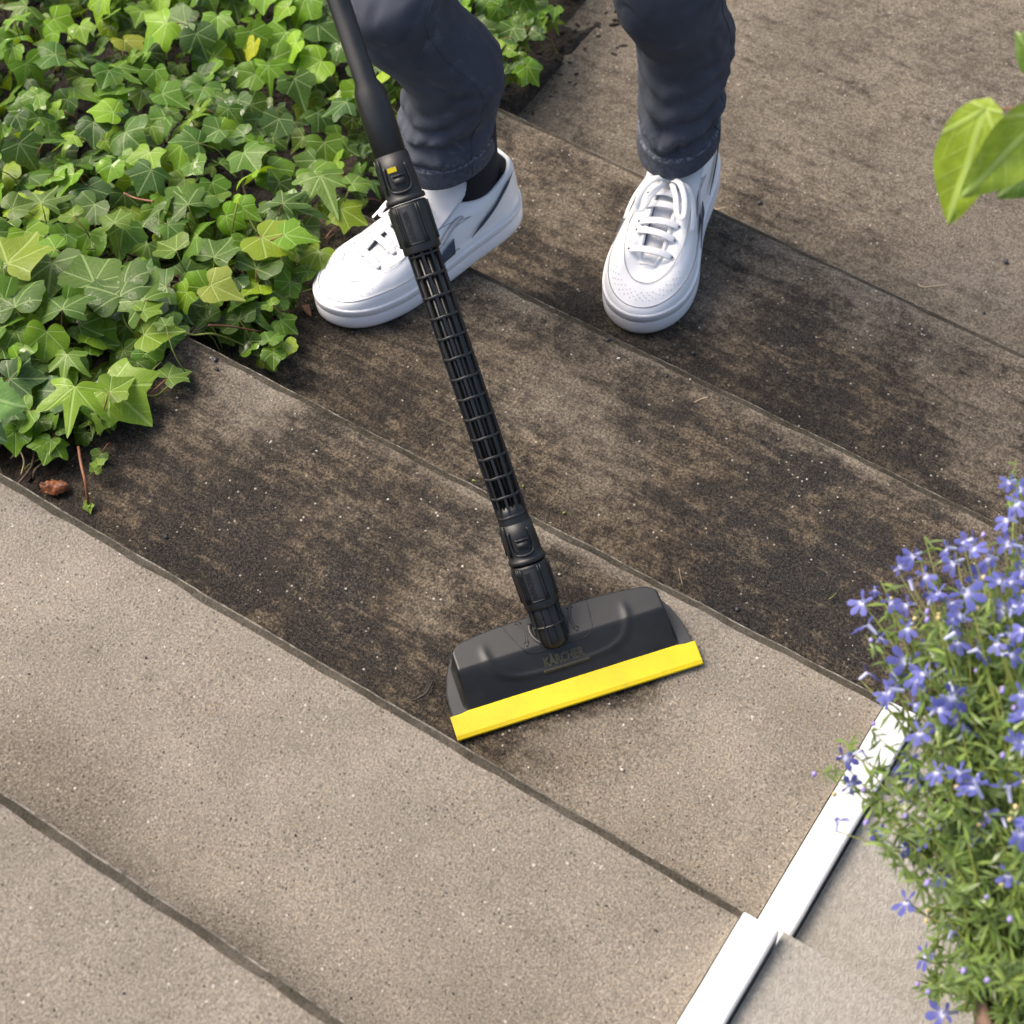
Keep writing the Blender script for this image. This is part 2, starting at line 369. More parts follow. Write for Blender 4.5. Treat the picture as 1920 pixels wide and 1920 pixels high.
# stains on the treads, with some cast shade painted in as dirt: (px, py, radius, dirt, black)
STAIN_SHADE = {
 1: [(480, 740, 120, -.38, 0), (330, 700, 70, .25, .2), (250, 930, 110, -.05, .2), (560, 860, 110, .05, 0), (430, 1020, 130, .22, .4), (620, 1110, 110, .2, .5),  # includes the ivy's shadow at the corner, painted as dirt
     (640, 980, 90, -.12, 0), (800, 1160, 80, -.22, 0), (740, 1250, 90, .15, .5), (860, 1010, 90, -.1, 0), (230, 880, 60, .2, .3), (960, 1060, 80, -.18, 0), (300, 1000, 80, .1, .3)],
 2: [(640, 700, 90, .0, 0), (760, 760, 90, .15, .2), (1040, 740, 110, -.22, 0), (950, 600, 60, -.1, 0), (1130, 860, 100, -.12, 0), (1000, 870, 70, .2, .4), (1300, 900, 110, .1, .3),
     (1350, 1090, 130, .28, .8), (1450, 1180, 110, .3, 1), (1560, 1240, 110, .28, 1), (1600, 1050, 150, .12, .7), (1760, 1000, 140, .05, .6), (1480, 880, 120, .08, .4), (1250, 790, 80, .1, .3), (870, 700, 60, -.15, 0), (600, 620, 60, .15, .1)],
 3: [(1050, 400, 90, -.15, 0), (1100, 560, 60, .3, .3), (1330, 560, 90, -.12, 0), (1450, 640, 70, .3, .4), (1530, 700, 80, .22, .4), (1300, 720, 80, .22, .3), (1600, 790, 110, .2, .3),
     (1620, 600, 70, -.15, 0), (1850, 850, 130, -.05, .3), (1860, 760, 90, -.12, .1), (980, 450, 50, .2, .1), (1750, 660, 70, -.12, .0), (1450, 470, 60, -.12, 0), (1700, 840, 60, .15, .3)],
 4: [(1500, 420, 120, .08, 0), (1400, 380, 60, .12, 0), (1650, 480, 90, .04, 0), (1850, 450, 150, -.1, 0)],
 0: [(60, 1420, 130, .20, .3), (170, 1500, 90, .16, .2), (420, 1350, 120, .06, 0), (110, 960, 60, .08, 0), (260, 1060, 60, .08, 0)], -1: [], -2: []}  # includes the upper step's shadow on the pale tread, painted in
BASE = {1: .78, 2: .70, 3: .68, 4: .47, 0: .03, -1: .02, -2: .05}
def stain_shade_fields(k, P):
    px, py = to_px(P); px = np.asarray(px); py = np.asarray(py)
    dirt = np.full(len(P), BASE[k]); blk = np.zeros(len(P)) + (.25 if k in (1, 2, 3) else 0)  # dirt and blk hold real dirt plus the painted-in shade
    for x, y, r_, a, b in STAIN_SHADE[k]:
        g_ = np.exp(-((px-x)**2+(py-y)**2)/(2*(r_*.62)**2)); dirt += a*g_; blk += b*g_
    if k == 1:   # swept clean behind the scrubber: the strip right of the head
        nx, ny = .90, .43                                   # across the sweep
        dd = (px-1010)*nx*.55+(py-1385)*ny*1.0
        cln = np.clip((px-1210+(py-1110)*-.0)/45, 0, 1)*np.clip((py-1020)/30, 0, 1)
        c2 = np.clip((py-(1395-(px-870)*.30)+12)/60, 0, 1)*np.clip((px-880)/120, 0, 1)
        cl = np.maximum(cln, c2); cl = cl*cl*(3-2*cl)
        # cleaned band near the nosing between tube and head
        edge_d = np.abs(P[:, 1])
        cl = np.maximum(cl, .62*np.clip(1-edge_d/.035, 0, 1)*np.clip((px-620)/300, 0, 1))
        dirt = dirt*(1-cl)+.05*cl; blk *= (1-cl)
        resid = np.exp(-((px-1010)**2/(2*120**2)+(py-1420)**2/(2*40**2)))+.7*np.exp(-((px-1200)**2+(py-1330)**2)/(2*45**2))
        dirt += .38*resid*cl
    if k > -2:   # silt at the foot of the riser, darkened further to paint in its shade
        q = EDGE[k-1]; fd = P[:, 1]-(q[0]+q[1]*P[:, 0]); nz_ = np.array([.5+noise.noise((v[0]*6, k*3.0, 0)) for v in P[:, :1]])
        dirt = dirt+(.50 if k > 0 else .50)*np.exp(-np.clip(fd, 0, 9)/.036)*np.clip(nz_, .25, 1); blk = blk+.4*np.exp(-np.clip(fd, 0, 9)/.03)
    # nosing strips are rubbed paler
    if k in (1, 2, 3):
        e = EDGE[k]; ed = np.abs(P[:, 1]-(e[0]+e[1]*P[:, 0])); nz_ = np.array([.75+.9*noise.noise((v[0]*7, k*5.0, 4)) for v in P[:, :1]])
        dirt -= (.34 if k > 1 else .2)*np.exp(-(ed/.026)**2)*np.clip(nz_, .1, 1)
    return np.clip(dirt, 0, 1), np.clip(blk, 0, 1)

stairs = tag(empty('stairs'), 'weathered concrete garden steps going down past the ivy', None, None, 'structure')
def build_step(k):
    x0, x1 = LEFT[k], RIGHT[k]; z = ze(k)
    if k == 4: front = lambda x: 4.0; back = lambda x: EDGE[3][0]+EDGE[3][1]*x-.03
    else:
        e = EDGE[k]; front = lambda x, e=e: e[0]+e[1]*x
        back = (lambda x: EDGE[-2][0]-3) if k == -2 else (lambda x, q=EDGE[k-1]: q[0]+q[1]*x-.03)
    ax = max(x0, -1.15); bx = min(x1, 1.75)
    xs = ([x0] if x0 < ax-.01 else [])+list(np.linspace(ax, bx, int((bx-ax)/.008)+1))+([x1] if x1 > bx+.01 else [])
    nrow = 46; rows = []     # (kind, fraction)
    verts = []; rim = []; lip = []
    tl = [1-(1-i/nrow)**1.0 for i in range(nrow+1)]
    for x in xs:
        f, b = front(x), back(x)
        if k == 4: b2 = b; f_n = min(f, b+1.35)
        wob = .0012*noise.noise((x*14, k*7, 0))+.0006*noise.noise((x*70, k*3, 1))
        chip = max(0, noise.noise((x*9+k*5, 3.3, 0))-.25)*.006
        bw = .0120+.0025*noise.noise((x*20, k*2, 5))+chip; bh = .0052+.0012*noise.noise((x*25, k, 9))+chip*.6
        fe = f+wob
        fl = (fe-bw) if k != 4 else f_n
        for t in tl:
            y = b+(fl-b)*t
            zz = z+.0016*noise.noise((x*7, y*7, k))+.0007*noise.noise((x*30, y*30, k))
            verts.append((x, y, zz)); rim.append(0); lip.append(0)
        if k != 4:
            wr = .0006*noise.noise((x*55, 4, k))
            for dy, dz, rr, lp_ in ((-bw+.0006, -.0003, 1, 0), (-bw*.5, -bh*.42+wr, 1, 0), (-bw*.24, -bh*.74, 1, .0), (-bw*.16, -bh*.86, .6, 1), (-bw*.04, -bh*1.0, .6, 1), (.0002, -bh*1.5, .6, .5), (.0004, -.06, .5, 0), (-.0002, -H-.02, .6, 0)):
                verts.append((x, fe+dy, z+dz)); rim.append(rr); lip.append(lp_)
        else:
            verts.append((x, f, z)); rim.append(0); verts.append((x, f, z-.3)); rim.append(0); lip += [0, 0]
    m = nrow+1+(8 if k != 4 else 2); faces = []
    for i in range(len(xs)-1):
        for j in range(m-1): faces.append((i*m+j, (i+1)*m+j, (i+1)*m+j+1, i*m+j+1))
    nb = len(verts)
    for i in (0, len(xs)-1):       # end faces
        lastrow = list(range(i*m, (i+1)*m)); bvx = verts[i*m]
        verts.append((bvx[0], bvx[1], z-H-.02)); rim.append(.5); lip.append(0)
        loop = lastrow+[len(verts)-1]; faces.append(tuple(loop if i else loop[::-1]))
    P = np.array(verts); dirt, blk = stain_shade_fields(k, P)
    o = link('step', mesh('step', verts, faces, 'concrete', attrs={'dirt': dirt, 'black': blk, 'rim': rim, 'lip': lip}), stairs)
    return o
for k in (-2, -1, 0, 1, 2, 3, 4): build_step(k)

# the white board beside the treads and the paler slab beyond it
edging = tag(empty('edging_board', (.985, -.5, 0)), 'white painted board lying along the right end of the steps', 'board')
for k in (-2, -1, 0, 1):
    y1 = EDGE[k][0]-.012; y0 = (EDGE[k-1][0]+.002) if k > -2 else -1.9
    z = ze(k); mb = MB(); L = y1-y0
    prof = [(.003, -.03), (.003, .0145), (.0048, .0175), (.0385, .0185), (.0405, .017), (.0405, -.03)]
    vs = []; fs = []; nn = 30
    for i in range(nn+1):
        y = y0+L*i/nn
        for (a, b) in prof: vs.append((a+.0005*noise.noise((y*20, a*50, k)), y+.5, z+b+.0004*noise.noise((y*15, a*40, 2))))
    for i in range(nn):
        for j in range(5): fs.append((i*6+j, i*6+j+1, (i+1)*6+j+1, (i+1)*6+j))
    fs += [tuple(range(6)), tuple(nn*6+j for j in range(6))[::-1]]
    mb.add(vs, fs); mb.put('board', 'board_paint', edging, smooth=False)
slab = tag(empty('side_slab'), None, None, None, 'structure')
for k in (-2, -1, 0, 1):
    y1 = EDGE[k][0]-.004 if k < 1 else .02; y0 = (EDGE[k-1][0]-.002) if k > -2 else -2.2
    vs = []; fs = []; nx_, ny_ = 40, 24
    for i in range(nx_+1):
        for j in range(ny_+1):
            x = 1.028+1.3*(i/nx_)**1.5; y = y0+(y1-y0)*j/ny_
            vs.append((x, y, ze(k)+.002+.002*noise.noise((x*8, y*8, 3))))
    for i in range(nx_):
        for j in range(ny_): a = i*(ny_+1)+j; fs.append((a, a+ny_+1, a+ny_+2, a+1))
    b = len(vs); vs += [(1.028, y0, ze(k)-.3), (1.028, y1, ze(k)-.3), (2.328, y1, ze(k)-.3)]
    fs += [(0, ny_, b+1, b), (ny_, nx_*(ny_+1)+ny_, b+2, b+1)]
    P = np.array(vs); dr = .10+.12*np.clip(np.array([noise.noise((v[0]*11, v[1]*11, 0)) for v in vs]), 0, 1)
    link('slab', mesh('slab', vs, fs, 'pale_slab', attrs={'dirt': dr, 'black': dr*0, 'rim': dr*0, 'lip': dr*0}), slab)

# ------------------------------------------------------------------ soil of the ivy bed and the far ground
def soil_z(x, y):
    pts = [(-3, .02), (-.33, .0), (-.10, -.02), (0, -.035), (.15, -.12), (.37, -.16), (.5, -.24), (.75, -.28), (1.0, -.36), (4, -.40)]
    for (a, za), (b, zb) in zip(pts, pts[1:]):
        if y <= b: t = max(0, (y-a)/(b-a)); base = za+(zb-za)*t; break
    else: base = -.4
    return base+.012*noise.noise((x*12, y*12, 0))+.006*noise.noise((x*40, y*40, 0))+max(0, -x-.2)*.06
vs = []; fs = []
X = np.linspace(-1.9, .04, 150); Y = np.linspace(-.36, 2.4, 190)
for x in X:
    for y in Y: vs.append((x, y, soil_z(x, y)))
for i in range(len(X)-1):
    for j in range(len(Y)-1): a = i*len(Y)+j; fs.append((a, a+len(Y), a+len(Y)+1, a+1))
# keep the bed from poking through the treads
vs = [(x, y, min(z, -.50 if (x > LEFT[2]+.015 and y > .01) or (x > LEFT[1]+.012 and y <= .01) else 9)) for x, y, z in vs]
tag(link('soil_bed', mesh('soil_bed', vs, fs, 'soil')), 'dark soil under the ivy', None, None, 'structure')
mb = MB(); mb.add([(-40, -40, -.62), (40, -40, -.62), (40, 40, -.62), (-40, 40, -.62)], [(0, 1, 2, 3)])
tag(mb.put('ground', 'soil', smooth=False), 'bare dark ground around the steps', None, None, 'structure')
# bark chips and dead bits on the soil
mb = MB()
for i in range(2600):
    x = random.uniform(-.9, -.02); y = random.uniform(-.34, 1.2)
    a = random.uniform(0, 6.3); Rm = Matrix.Rotation(a, 3, 'Z') @ Matrix.Rotation(random.uniform(-.5, .5), 3, 'X')
    s_ = random.uniform(.002, .009); mb.blob((x, y, soil_z(x, y)+.003), (s_, s_*.45, s_*.3), Rm, i, .3)
tag(mb.put('bark_mulch', 'soil', smooth=False), 'small dark bark crumbs between the ivy stems', None, None, 'stuff')

# grit on the treads
mb = MB(); mb2 = MB()
for i in range(3600):
    px = random.uniform(-100, 2000); py = random.uniform(0, 1920); k = random.choice((0, 1, 2, 3, 4, -1))
    p = on_plane(px, py, ze(k)); f = EDGE[k][0]+EDGE[k][1]*p.x if k < 4 else 9; b = EDGE[k-1][0]+EDGE[k-1][1]*p.x if k > -2 else -9
    if not (b+.005 < p.y < f-.012 and LEFT[k]+.02 < p.x < RIGHT[k]-.02): continue
    s_ = random.uniform(.0004, .0010) if random.random() < .93 else random.uniform(.0012, .0021)
    (mb if random.random() < .07 else mb2).blob((p.x, p.y, p.z+s_*.4), (s_, s_*random.uniform(.6, 1), s_*.7), Matrix.Rotation(random.uniform(0, 6), 3, 'Z'), i, .2)
tag(mb.put('grit', 'stone_pale', smooth=False), 'pale grit grains scattered over the treads', None, None, 'stuff')
tag(mb2.put('grit', 'stone_dark', smooth=False), 'dark grit grains scattered over the treads', None, None, 'stuff')

# ------------------------------------------------------------------ ivy
def leaf_outline(kind):
    if kind == 0: h = [(0, 1.0), (.13, .84), (.25, .68), (.34, .58), (.46, .56), (.60, .54), (.73, .48), (.67, .34), (.58, .20), (.55, .08), (.56, -.08), (.58, -.22), (.42, -.26), (.24, -.25), (.10, -.17), (0, -.02)]
    elif kind == 1: h = [(0, 1.12), (.11, .82), (.17, .55), (.22, .42), (.44, .50), (.66, .60), (.84, .62), (.66, .36), (.46, .14), (.42, .04), (.56, -.10), (.60, -.26), (.40, -.24), (.22, -.20), (.09, -.12), (0, 0)]
    elif kind == 2: h = [(0, .92), (.14, .80), (.28, .64), (.38, .55), (.52, .50), (.62, .42), (.68, .30), (.66, .18), (.62, .06), (.58, -.06), (.52, -.18), (.42, -.26), (.30, -.30), (.18, -.26), (.08, -.16), (0, -.02)]
    else: h = [(0, 1.0), (.16, .74), (.30, .54), (.40, .42), (.52, .38), (.60, .28), (.62, .18), (.58, .08), (.52, -.02), (.48, -.10), (.42, -.18), (.34, -.22), (.26, -.22), (.18, -.18), (.08, -.10), (0, 0)]
    return h
def leaf_mesh_data(kind, fold, droop, rip, seed):
    h = leaf_outline(kind); out = h+[(-x, y) for x, y in h[-2:0:-1]]; cx, cy = 0, .16
    rnd = random.Random(seed); ph = rnd.uniform(0, 6)
    out = [(x*(1+rnd.uniform(-.06, .06)), y*(1+rnd.uniform(-.05, .05))) for x, y in out]; m_ = len(out); fine_ = []
    for i in range(m_):
        p0, p1, p2, p3 = out[i-1], out[i], out[(i+1) % m_], out[(i+2) % m_]; fine_.append(p1)
        fine_.append(tuple(-.0625*a+.5625*b+.5625*c-.0625*d for a, b, c, d in zip(p0, p1, p2, p3)))
    out = fine_; n = len(out)
    vs = [(cx, cy)]; fs = []
    for r_ in (.38, .72, 1.0):
        for (x, y) in out: vs.append((cx+(x-cx)*r_, cy+(y-cy)*r_))
    for i in range(n): fs.append((0, 1+(i+1) % n, 1+i))
    for q in range(2):
        b0 = 1+q*n; b1 = b0+n
        for i in range(n): j = (i+1) % n; fs.append((b0+i, b0+j, b1+j, b1+i))
    v3 = []
    for x, y in vs:
        r_ = math.hypot(x, y-.1)
        z = fold*abs(x)-droop*r_*r_+rip*math.sin(x*5+ph)*math.cos(y*4+ph)*r_
        v3.append((x, y, z))
    return v3, fs, [(x*.5+.5, y*.5+.5) for x, y in vs]
LEAFV = []
for i in range(12):
    kind = (0, 1, 2, 0, 3, 2, 2, 3, 0, 2, 2, 3)[i]
    LEAFV.append(leaf_mesh_data(kind, random.uniform(-.08, .45), random.uniform(.10, .55), random.uniform(.05, .16), i))
LEAFM = [mesh('leaf', v, f, 'ivy', uv=u) for v, f, u in LEAFV]
TINTS = [((.045, .135, .012), 4), ((.080, .205, .012), 6), ((.13, .29, .012), 6), ((.20, .38, .012), 4), ((.28, .43, .015), 1.0), ((.36, .38, .015), .3), ((.022, .085, .018), 3)]
def pick_tint(bias=0):
    ws = [w_*(1+bias*(i < 5 and i > 1)) for i, (c, w_) in enumerate(TINTS)]
    c = random.choices([c for c, _ in TINTS], ws)[0]; q = random.uniform(.8, 1.25)
    return tuple(min(1, x*q) for x in c)
def leaf_matrix(p, yaw, pitch, roll, s_):
    """junction at p, blade pointing along yaw, tip lowered by pitch"""
    return Matrix.Translation(p) @ Matrix.Rotation(yaw-math.pi/2, 4, 'Z') @ Matrix.Rotation(-pitch, 4, 'X') @ Matrix.Rotation(roll, 4, 'Y') @ Matrix.Scale(s_, 4)
ivy = tag(empty('ivy_plant', (0, 0, 0)), 'dense green ivy carpet spilling from the bed onto the steps', 'ivy')
def bed_edge(px, py):
    """signed reach: is this place of the bed still under the ivy"""
    poly = [(-620, -520), (1180, -420), (1180, -200), (960, 170), (735, 200), (715, 330), (690, 385), (640, 400), (590, 440), (585, 500), (545, 560), (540, 615), (535, 668), (490, 665), (430, 640), (352, 622),
            (300, 655), (262, 700), (215, 770), (165, 815), (120, 850), (60, 835), (-40, 800), (-620, 700)]
    c = False; j = len(poly)-1
    for i in range(len(poly)):
        xi, yi = poly[i]; xj, yj = poly[j]
        if (yi > py) != (yj > py) and px < (xj-xi)*(py-yi)/(yj-yi)+xi: c = not c
        j = i
    return c
leaves = []; pet = []          # (matrix, mesh index, tint)
def ground_at(x, y):
    if x > LEFT[1] and -.33 < y < 0: return ze(1)
    if x > LEFT[2] and 0 <= y < .37: return ze(2)
    if x > LEFT[3] and .37 <= y < .75: return ze(3)
    return soil_z(x, y)
def add_leaf(p, yaw, pitch, roll, s_, vi, tint, pr):
    Mx = leaf_matrix(p, yaw, pitch, roll, s_); leaves.append((Mx, vi, tint, pr*s_))
# hero leaves: junction px, tip px, height above ground, variant, tint, roll
HERO = [((14, 495), (70, 412), .10, 0, (.26, .33, .04)), ((98, 492), (80, 590), .08, 2, (.06, .13, .03)), ((176, 530), (150, 470), .09, 2, (.10, .18, .05)), ((28, 575), (22, 508), .10, 2, (.055, .13, .025)),
 ((117, 580), (130, 525), .10, 0, (.06, .14, .03)), ((232, 540), (185, 488), .09, 2, (.06, .12, .04)), ((78, 380), (98, 335), .10, 1, (.11, .18, .06)), ((22, 392), (65, 372), .09, 2, (.12, .19, .06)),
 ((138, 405), (110, 390), .10, 2, (.15, .24, .03)), ((215, 418), (222, 382), .10, 0, (.12, .21, .03)), ((352, 384), (322, 345), .11, 1, (.07, .15, .035)), ((353, 384), (380, 330), .10, 2, (.10, .20, .04)),
 ((395, 370), (420, 335), .08, 2, (.12, .22, .03)), ((530, 382), (563, 350), .10, 1, (.045, .11, .03)), ((530, 382), (555, 437), .09, 1, (.05, .12, .035)), ((638, 392), (690, 405), .06, 0, (.24, .33, .035)), ((600, 330), (628, 385), .08, 1, (.13, .23, .06)),
 ((402, 482), (432, 440), .10, 0, (.07, .15, .03)), ((395, 535), (457, 550), .11, 3, (.38, .42, .12)), ((270, 563), (222, 520), .10, 1, (.10, .20, .03)), ((268, 583), (305, 560), .10, 0, (.15, .26, .02)), ((225, 555), (195, 490), .09, 2, (.05, .12, .03)),
 ((270, 628), (345, 617), .07, 3, (.22, .33, .04)), ((510, 572), (488, 560), .07, 2, (.17, .29, .03)), ((505, 640), (520, 612), .06, 2, (.10, .22, .03)), ((512, 660), (512, 688), .05, 2, (.12, .24, .03)), ((480, 505), (520, 450), .08, 3, (.05, .11, .04)),
 ((490, 445), (555, 475), .09, 2, (.27, .35, .02)), ((598, 470), (560, 510), .06, 0, (.24, .34, .03)), ((590, 480), (606, 500), .05, 2, (.24, .33, .03)), ((140, 725), (122, 792), .09, 1, (.26, .42, .04)), ((205, 727), (276, 782), .05, 0, (.24, .38, .04)),
 ((205, 735), (250, 700), .055, 3, (.22, .34, .05)), ((315, 708), (356, 682), .02, 0, (.12, .21, .05)), ((300, 655), (280, 668), .03, 3, (.11, .18, .05)), ((125, 665), (110, 710), .08, 1, (.14, .26, .04)), ((190, 850), (170, 872), .01, 3, (.10, .20, .03)),
 ((85, 855), (115, 838), .02, 2, (.09, .2, .04)), ((110, 805), (140, 790), .04, 2, (.07, .15, .03)), ((30, 620), (45, 660), .08, 2, (.13, .24, .03)), ((72, 785), (60, 820), .05, 2, (.09, .18, .03)), ((330, 470), (290, 440), .09, 3, (.13, .21, .03)), ((60, 690), (85, 655), .07, 2, (.07, .14, .03)),
 ((448, 600), (420, 560), .07, 2, (.07, .15, .03)), ((385, 600), (352, 570), .08, 2, (.08, .16, .03)), ((310, 610), (300, 590), .09, 0, (.08, .16, .03)), ((660, 345), (700, 330), .08, 2, (.12, .22, .05)), ((570, 425), (600, 445), .06, 2, (.05, .11, .04))]
for (jx, jy), (tx, ty), hh, vi, c in HERO:
    a = on_plane(jx, jy, 0); a = on_plane(jx, jy, ground_at(a.x, a.y)+hh); a = on_plane(jx, jy, ground_at(a.x, a.y)+hh); b = on_plane(tx, ty, a.z)
    L = (b-a).length; L = max(.018, min(.070, L)); idx = {0: (0, 3, 8), 1: (1,), 2: (2, 5, 9, 6, 10), 3: (4, 7, 11)}[vi]
    add_leaf(a, math.atan2(b.y-a.y, b.x-a.x), random.uniform(-.05, .2), random.uniform(-.15, .15), L*1.04, random.choice(idx), (c[0]*.85, c[1]*.92, c[2]*.5), 9)
    pet.append((a, yaw := math.atan2(b.y-a.y, b.x-a.x), hh))
# the mass of the carpet, in layers
tries = 0; pts = []
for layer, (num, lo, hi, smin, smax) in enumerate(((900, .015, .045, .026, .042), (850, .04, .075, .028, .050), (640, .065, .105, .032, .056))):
    cnt = 0; mine = []
    while cnt < num and tries < 60000:
        tries += 1
        px = random.uniform(-620, 1180); py = random.uniform(-520, 860)
        if not bed_edge(px, py): continue
        a = on_plane(px, py, -.1); g0 = ground_at(a.x, a.y); hh = random.uniform(lo, hi)
        edge = not (bed_edge(px+45, py+30) and bed_edge(px+20, py+55))
        if edge: hh = min(hh, .05); 
        a = on_plane(px, py, g0+hh); a.z = max(a.z, ground_at(a.x, a.y)+.02)
        if a.z-ground_at(a.x, a.y) > .17: a.z = ground_at(a.x, a.y)+hh
        s_ = random.uniform(smin, smax)*(.75 if edge else 1)
        if any((a.x-q[0])**2+(a.y-q[1])**2 < (.62*(s_+q[2])*.5)**2 for q in mine): continue
        mine.append((a.x, a.y, s_)); cnt += 1
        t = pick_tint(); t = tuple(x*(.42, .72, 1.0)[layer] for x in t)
        yaw = random.gauss(math.atan2(-1, .3), 1.1)
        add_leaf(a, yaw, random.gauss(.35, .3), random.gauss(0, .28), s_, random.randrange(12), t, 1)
        if random.random() < .5: pet.append((a, yaw, hh))
def in_view(Mx):
    x_, y_ = to_px(Mx.translation); return -60 < x_ < 1980 and 0 < y_ < 1940
leaves.sort(key=lambda q: -q[3]*(1 if in_view(q[0]) else .001))
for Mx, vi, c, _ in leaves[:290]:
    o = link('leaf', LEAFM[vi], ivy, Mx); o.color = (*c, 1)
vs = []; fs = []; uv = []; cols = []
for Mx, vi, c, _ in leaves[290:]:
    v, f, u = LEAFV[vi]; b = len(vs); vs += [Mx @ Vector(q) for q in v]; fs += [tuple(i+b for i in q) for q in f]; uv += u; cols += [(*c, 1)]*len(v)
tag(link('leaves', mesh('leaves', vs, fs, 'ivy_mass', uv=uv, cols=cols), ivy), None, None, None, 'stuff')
mb = MB(); mg = MB()
for a, yaw, hh in pet:
    back = Vector((-math.cos(yaw), -math.sin(yaw), 0)); g0 = ground_at(a.x, a.y)
    e = a+back*random.uniform(.012, .04); e.z = max(g0+.004, a.z-random.uniform(.03, .07)); m_ = (a+e)/2+back*.008+Vector((random.uniform(-.006, .006), random.uniform(-.006, .006), .004))
    (mb if random.random() < .4 else mg).tube(spline([a, m_, e], 5), .0009, 5)
tag(mg.put('petioles', 'stem_green', ivy), None, None, None, 'stuff'); tag(mb.put('petioles', 'stem_red', ivy), None, None, None, 'stuff')
mb = MB()
for i in range(70):
    px = random.uniform(0, 560); py = random.uniform(330, 840)
    if not bed_edge(px, py): continue
    a = on_plane(px, py, -.06); pp = []; th = random.uniform(0, 6.3)
    for q in range(7):
        pp.append((a.x, a.y, soil_z(a.x, a.y)+random.uniform(.006, .03))); th += random.uniform(-.6, .6); a = a+Vector((math.cos(th), math.sin(th), 0))*.03
        a.x = min(a.x, -.04)
    mb.tube(spline(pp, 16), random.uniform(.0012, .0024), 6)
tag(mb.put('woody_stems', 'stem_dark', ivy), None, None, None, 'stuff')
def px_path(lst, n=14): return spline([on_plane(x, y, z) for x, y, z in lst], n)
for pts_, r_, m_ in (([(147, 838, .03), (152, 870, .035), (160, 905, .03), (166, 945, .006)], .0019, 'stem_red'),
                     ([(250, 735, .03), (290, 742, .012), (318, 722, .02)], .0012, 'stem_green'), ([(250, 728, .03), (275, 705, .01), (302, 678, .022)], .0012, 'stem_green'),
                     ([(335, 622, .02), (365, 628, .01), (398, 626, .004), (440, 640, -.06), (470, 655, -.08)], .0014, 'stem_green'), ([(391, 610, .0), (430, 612, -.03), (490, 622, -.07)], .0013, 'stem_red'),
                     ([(395, 530, -.01), (380, 560, -.03), (366, 590, -.05), (352, 604, -.06)], .0013, 'stem_green'), ([(325, 535, .0), (334, 560, -.02), (330, 590, -.04), (322, 606, -.05)], .0013, 'stem_green'),
                     ([(638, 392, -.07), (620, 404, -.09), (585, 425, -.11)], .0012, 'stem_red'), ([(645, 418, -.10), (622, 432, -.11), (610, 448, -.115)], .0012, 'stem_red'),
                     ([(232, 362, .0), (255, 372, .0), (288, 378, .01)], .0015, 'stem_red'), ([(445, 380, .01), (440, 405, .0), (436, 430, -.02)], .0012, 'stem_green'),
                     ([(462, 395, .0), (470, 415, -.01), (482, 436, -.02)], .0012, 'stem_green'), ([(560, 552, -.08), (520, 562, -.07), (590, 540, -.085)], .001, 'stem_green'),
                     ([(645, 425, -.112), (625, 440, -.114), (590, 470, -.114), (580, 490, -.114)], .0009, 'stem_dark'), ([(20, 860, .0), (35, 845, .01), (45, 865, .01), (40, 890, .0)], .0012, 'straw')):
    mb = MB(); mb.tube(px_path(pts_), r_, 6); mb.put('stem', m_, ivy)
# sprout on the runner that lies on the tread
for (jx, jy, tx, ty, z, s_) in ((185, 872, 180, 858, .03, .016), (178, 885, 192, 866, .02, .015), (166, 948, 168, 958, .006, .012), (166, 944, 158, 950, .006, .01)):
    a = on_plane(jx, jy, z); b = on_plane(tx, ty, z)
    o = link('leaf', LEAFM[4], ivy, leaf_matrix(a, math.atan2(b.y-a.y, b.x-a.x), .1, 0, s_)); o.color = (.18, .30, .03, 1)
mb = MB(); mb.tube(px_path([(168, 893, .004), (176, 880, .012), (184, 872, .02)], 6), .0007, 5); mb.put('stem', 'stem_green', ivy)

# ------------------------------------------------------------------ small litter on the steps
def litter(name, mb, mat, label, cat, smooth=True, group=None):
    return tag(mb.put(name, mat, None, None, smooth), label, cat, group)
mb = MB(); c = on_plane(101, 911, .012); vs = []; fs = []
for i in range(15):
    for j in range(8):
        u = i/14-.5; v = j/7-.5; wd = max(.03, 1-(2*u)**2)**.5
        vs.append(c+Vector((.83, .5, 0))*u*.036+Vector((-.5, .83, 0))*v*.022*wd+Vector((0, 0, .004*math.cos(v*5)+.006*noise.noise((u*7, v*7, 1))+.004*noise.noise((u*16, v*16, 4)))))
for i in range(14):
    for j in range(7): a = i*8+j; fs.append((a, a+8, a+9, a+1))
mb.add(vs, fs); litter('dead_leaf', mb, 'dead', 'curled orange-brown dead leaf against the edge of the pale step', 'dead leaf')
mb = MB(); p = on_plane(575, 582, -.12); vs = [on_plane(566, 572, -.115), on_plane(580, 570, -.112), on_plane(584, 592, -.117), on_plane(574, 586, -.114)]
vs = vs+[v-Vector((0, 0, .004)) for v in vs]; mb.add(vs, [(0, 1, 2, 3), (7, 6, 5, 4), (0, 4, 5, 1), (1, 5, 6, 2), (2, 6, 7, 3), (3, 7, 4, 0)])
litter('clay_shard', mb, 'clay', 'small orange clay shard beside the toe of the left sneaker', 'shard', False)
mb = MB(); mb.tube(px_path([(772, 1314, .004), (784, 1309, .005), (799, 1300, .007), (806, 1288, .006), (812, 1276, .004)]), [.0010]*4+[.0016]*6+[.0012]*5, 6)
litter('twig', mb, 'twig', 'thin curved black twig lying left of the scrubber head', 'twig')
mb = MB(); mb.tube(px_path([(1721, 533, -.357), (1732, 538, -.355), (1752, 536, -.355), (1777, 533, -.357)]), .0007, 5)
litter('straw', mb, 'straw', 'pale curved straw on the farthest landing', 'straw')
mb = MB(); mb.tube(px_path([(1273, 1066, -.10), (1276, 1082, -.11), (1280, 1098, -.118)], 6), .0006, 5)
litter('straw', mb, 'straw', 'short dry straw standing behind the right shoulder of the scrubber head', 'straw')
